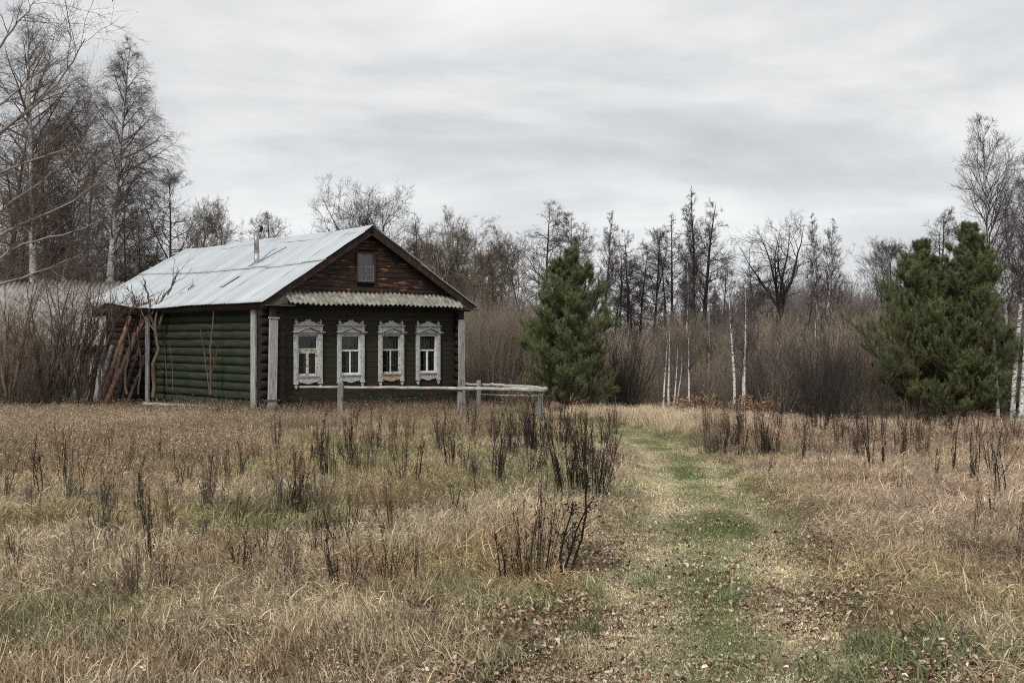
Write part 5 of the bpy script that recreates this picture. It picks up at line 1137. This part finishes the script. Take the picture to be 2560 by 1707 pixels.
KM = {k: [weedmesh(i*7+j, k) for j in range(6)] for i, k in enumerate(('clump', 'spire', 'single', 'fan'))}
wr = random.Random(3); wc = [0]
for ms in KM.values():
    for j, m_ in enumerate(ms): m_.materials.append(M['weed'] if j < 4 else M['weedlite'])
def WD(vx, vyb, hpx, kind, label, group=None, sx=1.0, light=False, tilt=0):
    p = gpt(vx, vyb); h = hpx*SV/F*p[1]*(1.22 if vx < 1600 else 1.35); ms = KM[kind]; me = ms[4+wc[0] % 2] if light else ms[wc[0] % 4]; wc[0] += 1
    o = bpy.data.objects.new('dry_weed', me); C.objects.link(o); o.location = (p[0], p[1], p[2]-.02); o.rotation_euler = (wr.gauss(0, .07), wr.gauss(0, .07), wr.uniform(0, 6.28)) if not tilt else (0, tilt, 0); o.scale = (h*sx*.9, h*sx*.9, h)
    return tag(o, label, 'dry weed', group)
WL = [(637, 1045, 100, 'clump', 'dark dry weed clump in pale grass below the left front post', .7), (757, 1112, 125, 'clump', 'dense dark weed clump, leftmost of those in the middle of the meadow', .9), (735, 1100, 170, 'single', 'bent tall dark stalk beside the leftmost dense weed clump', 1),
 (812, 1085, 110, 'clump', 'brownish weed clump right of the leftmost dense clump', .9), (890, 1195, 10, 'single', None, 1), (870, 1052, 110, 'spire', 'dark spiky weeds straight below the third window', 1), (925, 1128, 135, 'fan', 'open fan of dark stalks beside the tight spiky clump', .6),
 (957, 1130, 130, 'spire', 'tight spiky dark weed clump nearest the middle of the meadow', .7), (1036, 1090, 135, 'clump', 'upright narrow dark weed clump below the fourth window', .8), (1065, 1085, 90, 'single', 'small stalks beside the upright narrow weed clump', 1.4),
 (1140, 1120, 160, 'clump', 'loose dark weed clump below the corner of the fence', .8), (1178, 1065, 90, 'clump', 'low brown weed clump just below the rail corner', .9), (1232, 1055, 130, 'clump', 'thick brown weed clump under the fence corner post', .95), (1215, 1050, 110, 'clump', 'thinner weed clump left of the thick one under the corner post', .9),
 (1290, 1135, 170, 'spire', 'darkest weed stems at the left of the big thicket by the track', .8), (1322, 1140, 160, 'clump', 'large dark weed clump in the thicket at the left side of the track', 1.1), (1362, 1150, 165, 'clump', 'dark fan of weeds nearest the track bend on its left', 1.1), (1385, 1150, 150, 'fan', 'weeds leaning out towards the track with bobbly heads', .6),
 (1345, 1080, 120, 'clump', 'tangled weeds behind the big thicket by the track', 1.1), (1290, 1040, 95, 'clump', 'brown weeds behind the big thicket, seen against the far track bend', 1.1), (1046, 1190, 110, 'single', 'pair of thin dark stalks low in the middle of the meadow', 1.2), (1068, 1192, 75, 'single', 'small slanted stalks right of the thin pair', 1.0), (1095, 1150, 70, 'spire', 'small dark weed clump right of the slanted stalks', .6),
 (1168, 1352, 160, 'single', 'dark stalks at the left of the foreground group by the track', 2.0), (1205, 1348, 180, 'clump', 'foreground weed clump with round dark heads by the track', .7), (1245, 1322, 245, 'clump', 'tallest foreground weed clump left of the track', .6), (1283, 1320, 220, 'single', 'tall thin dark stalks at the right of the foreground group', 2.2), (1310, 1290, 150, 'fan', 'wispy weeds between foreground group and track edge', .5),
 (956, 1382, 160, 'spire', 'lone black weed spike in the lower middle of the meadow', .45), (345, 1315, 215, 'spire', 'tall black weed column left in the foreground meadow', .45), (318, 1180, 120, 'single', 'thin dark stalk above the black weed column', 1.2), (255, 1290, 130, 'fan', 'leaning dark stalks left of the black weed column', .45), (150, 1140, 150, 'fan', 'spreading dark weeds at the left under the reddish patch', .6),
 (185, 1120, 130, 'fan', 'dark weeds right beside the spreading ones at the left', .5), (95, 1150, 130, 'single', 'thin curved dark stalks at far left', 1.4), (412, 1130, 110, 'fan', 'dark weeds with arching stems on the left meadow', .8), (560, 1330, 110, 'fan', 'bushy dark weeds with grass tuft in the left foreground', .9), (548, 1320, 90, 'clump', 'dark twiggy clump just left of the bushy foreground weeds', 1.2),
 (30, 1350, 110, 'fan', 'flat-topped dry umbels at the left edge', .6), (200, 1330, 100, 'fan', 'flat-topped dry umbels left of the leaning stalks', .6), (412, 1560, 150, 'single', 'thin brown spike near the lower left corner', .6), (300, 1555, 120, 'single', 'short dark seed spike at the bottom left', .6), (530, 1570, 80, 'single', 'small dark spike at the bottom left of centre', .6), (590, 1575, 85, 'single', 'small dark spike at the bottom between others', .6), (100, 1545, 100, 'single', 'small dark spike in the lower left corner', .6),
 (860, 1440, 60, 'fan', 'low thin twigs in the lower middle of the meadow', .8), (1660, 1045, 70, 'clump', 'brown twiggy weeds at the outer bend of the track', 1.1), (1765, 1103, 75, 'single', 'dark thin stalk at the right edge of the track', 1.2), (1762, 1060, 95, 'clump', 'dark weed clump at the start of the brown strip', .7), (1845, 1068, 95, 'spire', 'double dark weed spikes in the brown strip', .6),
 (1895, 1095, 75, 'fan', 'slanted dark weeds at the lower side of the brown strip', .6), (1920, 1045, 95, 'spire', 'dark pointed weed in the brown strip below the fanned bush', .5), (2000, 1085, 125, 'spire', 'thickest black weed clump in the strip right of the track', .75), (2025, 1080, 115, 'spire', 'black weeds right beside the thickest clump of the strip', .6), (2068, 1062, 105, 'spire', 'reddish black weed clump below the right pines', .6),
 (2115, 1040, 100, 'spire', 'red brown weeds close under the right pines', .6), (2180, 1020, 95, 'spire', 'leaning red brown weeds under the right pines', .6), (2192, 1095, 115, 'spire', 'dark weed clump above the fallen twig on the right', .7), (2235, 1120, 120, 'clump', 'dark weeds with open twigs near the right edge', .6), (2150, 1110, 80, 'single', 'thin dark stalks low on the right meadow', 1.4), (2280, 1105, 110, 'fan', 'branching dark weed near the right edge', .6),
 (1990, 1118, 65, 'single', 'small black stump of weed in the right meadow', .9), (2065, 1140, 75, 'fan', 'small dark weed tuft lowest of the middle right', .5), (2232, 1262, 130, 'spire', 'black drooping weed spike in the right meadow', .32), (2330, 1300, 160, 'spire', 'black weed spike beside the right edge of the picture', .3), (2278, 1200, 110, 'fan', 'arched dark twigs right of the drooping spike', .6), (2300, 1150, 130, 'single', 'tall thin dark stalk near the right edge', 1.4)]
for vx, vy, h, kd, lab, sx in WL:
    if lab: WD(vx, vy, h, kd, lab, None, sx)
# smaller ones that nothing tells apart
for k in range(95):
    vx = wr.uniform(1620, 2345); vy = wr.uniform(990, 1062); WD(vx, vy, wr.uniform(45, 85), wr.choice(['clump', 'spire', 'single', 'fan']), 'small brown dead weed standing in the strip below the right pines', 'small dead weeds in the brown strip', wr.uniform(.6, 1), wr.random() < .5)
for k in range(85):
    vx = wr.uniform(700, 1400) if k < 40 else wr.uniform(1080, 1420); vy = wr.uniform(985, 1075) if k < 60 else wr.uniform(1040, 1130); WD(vx, vy, wr.uniform(45, 90), wr.choice(['clump', 'clump', 'single', 'fan']), 'small brown dead weed in the meadow before the house front', 'small dead weeds before the house', wr.uniform(.7, 1.1), wr.random() < .6)
for k in range(80):
    vx = wr.uniform(5, 900); vy = wr.uniform(1040, 1200) if k < 38 else wr.uniform(1150, 1400); WD(vx, vy, wr.uniform(60, 105) if k < 38 else wr.uniform(70, 160), wr.choice(['single', 'fan', 'clump']), 'small thin dead weed in the left part of the meadow', 'small dead weeds in the left meadow', wr.uniform(.6, 1), wr.random() < .4)
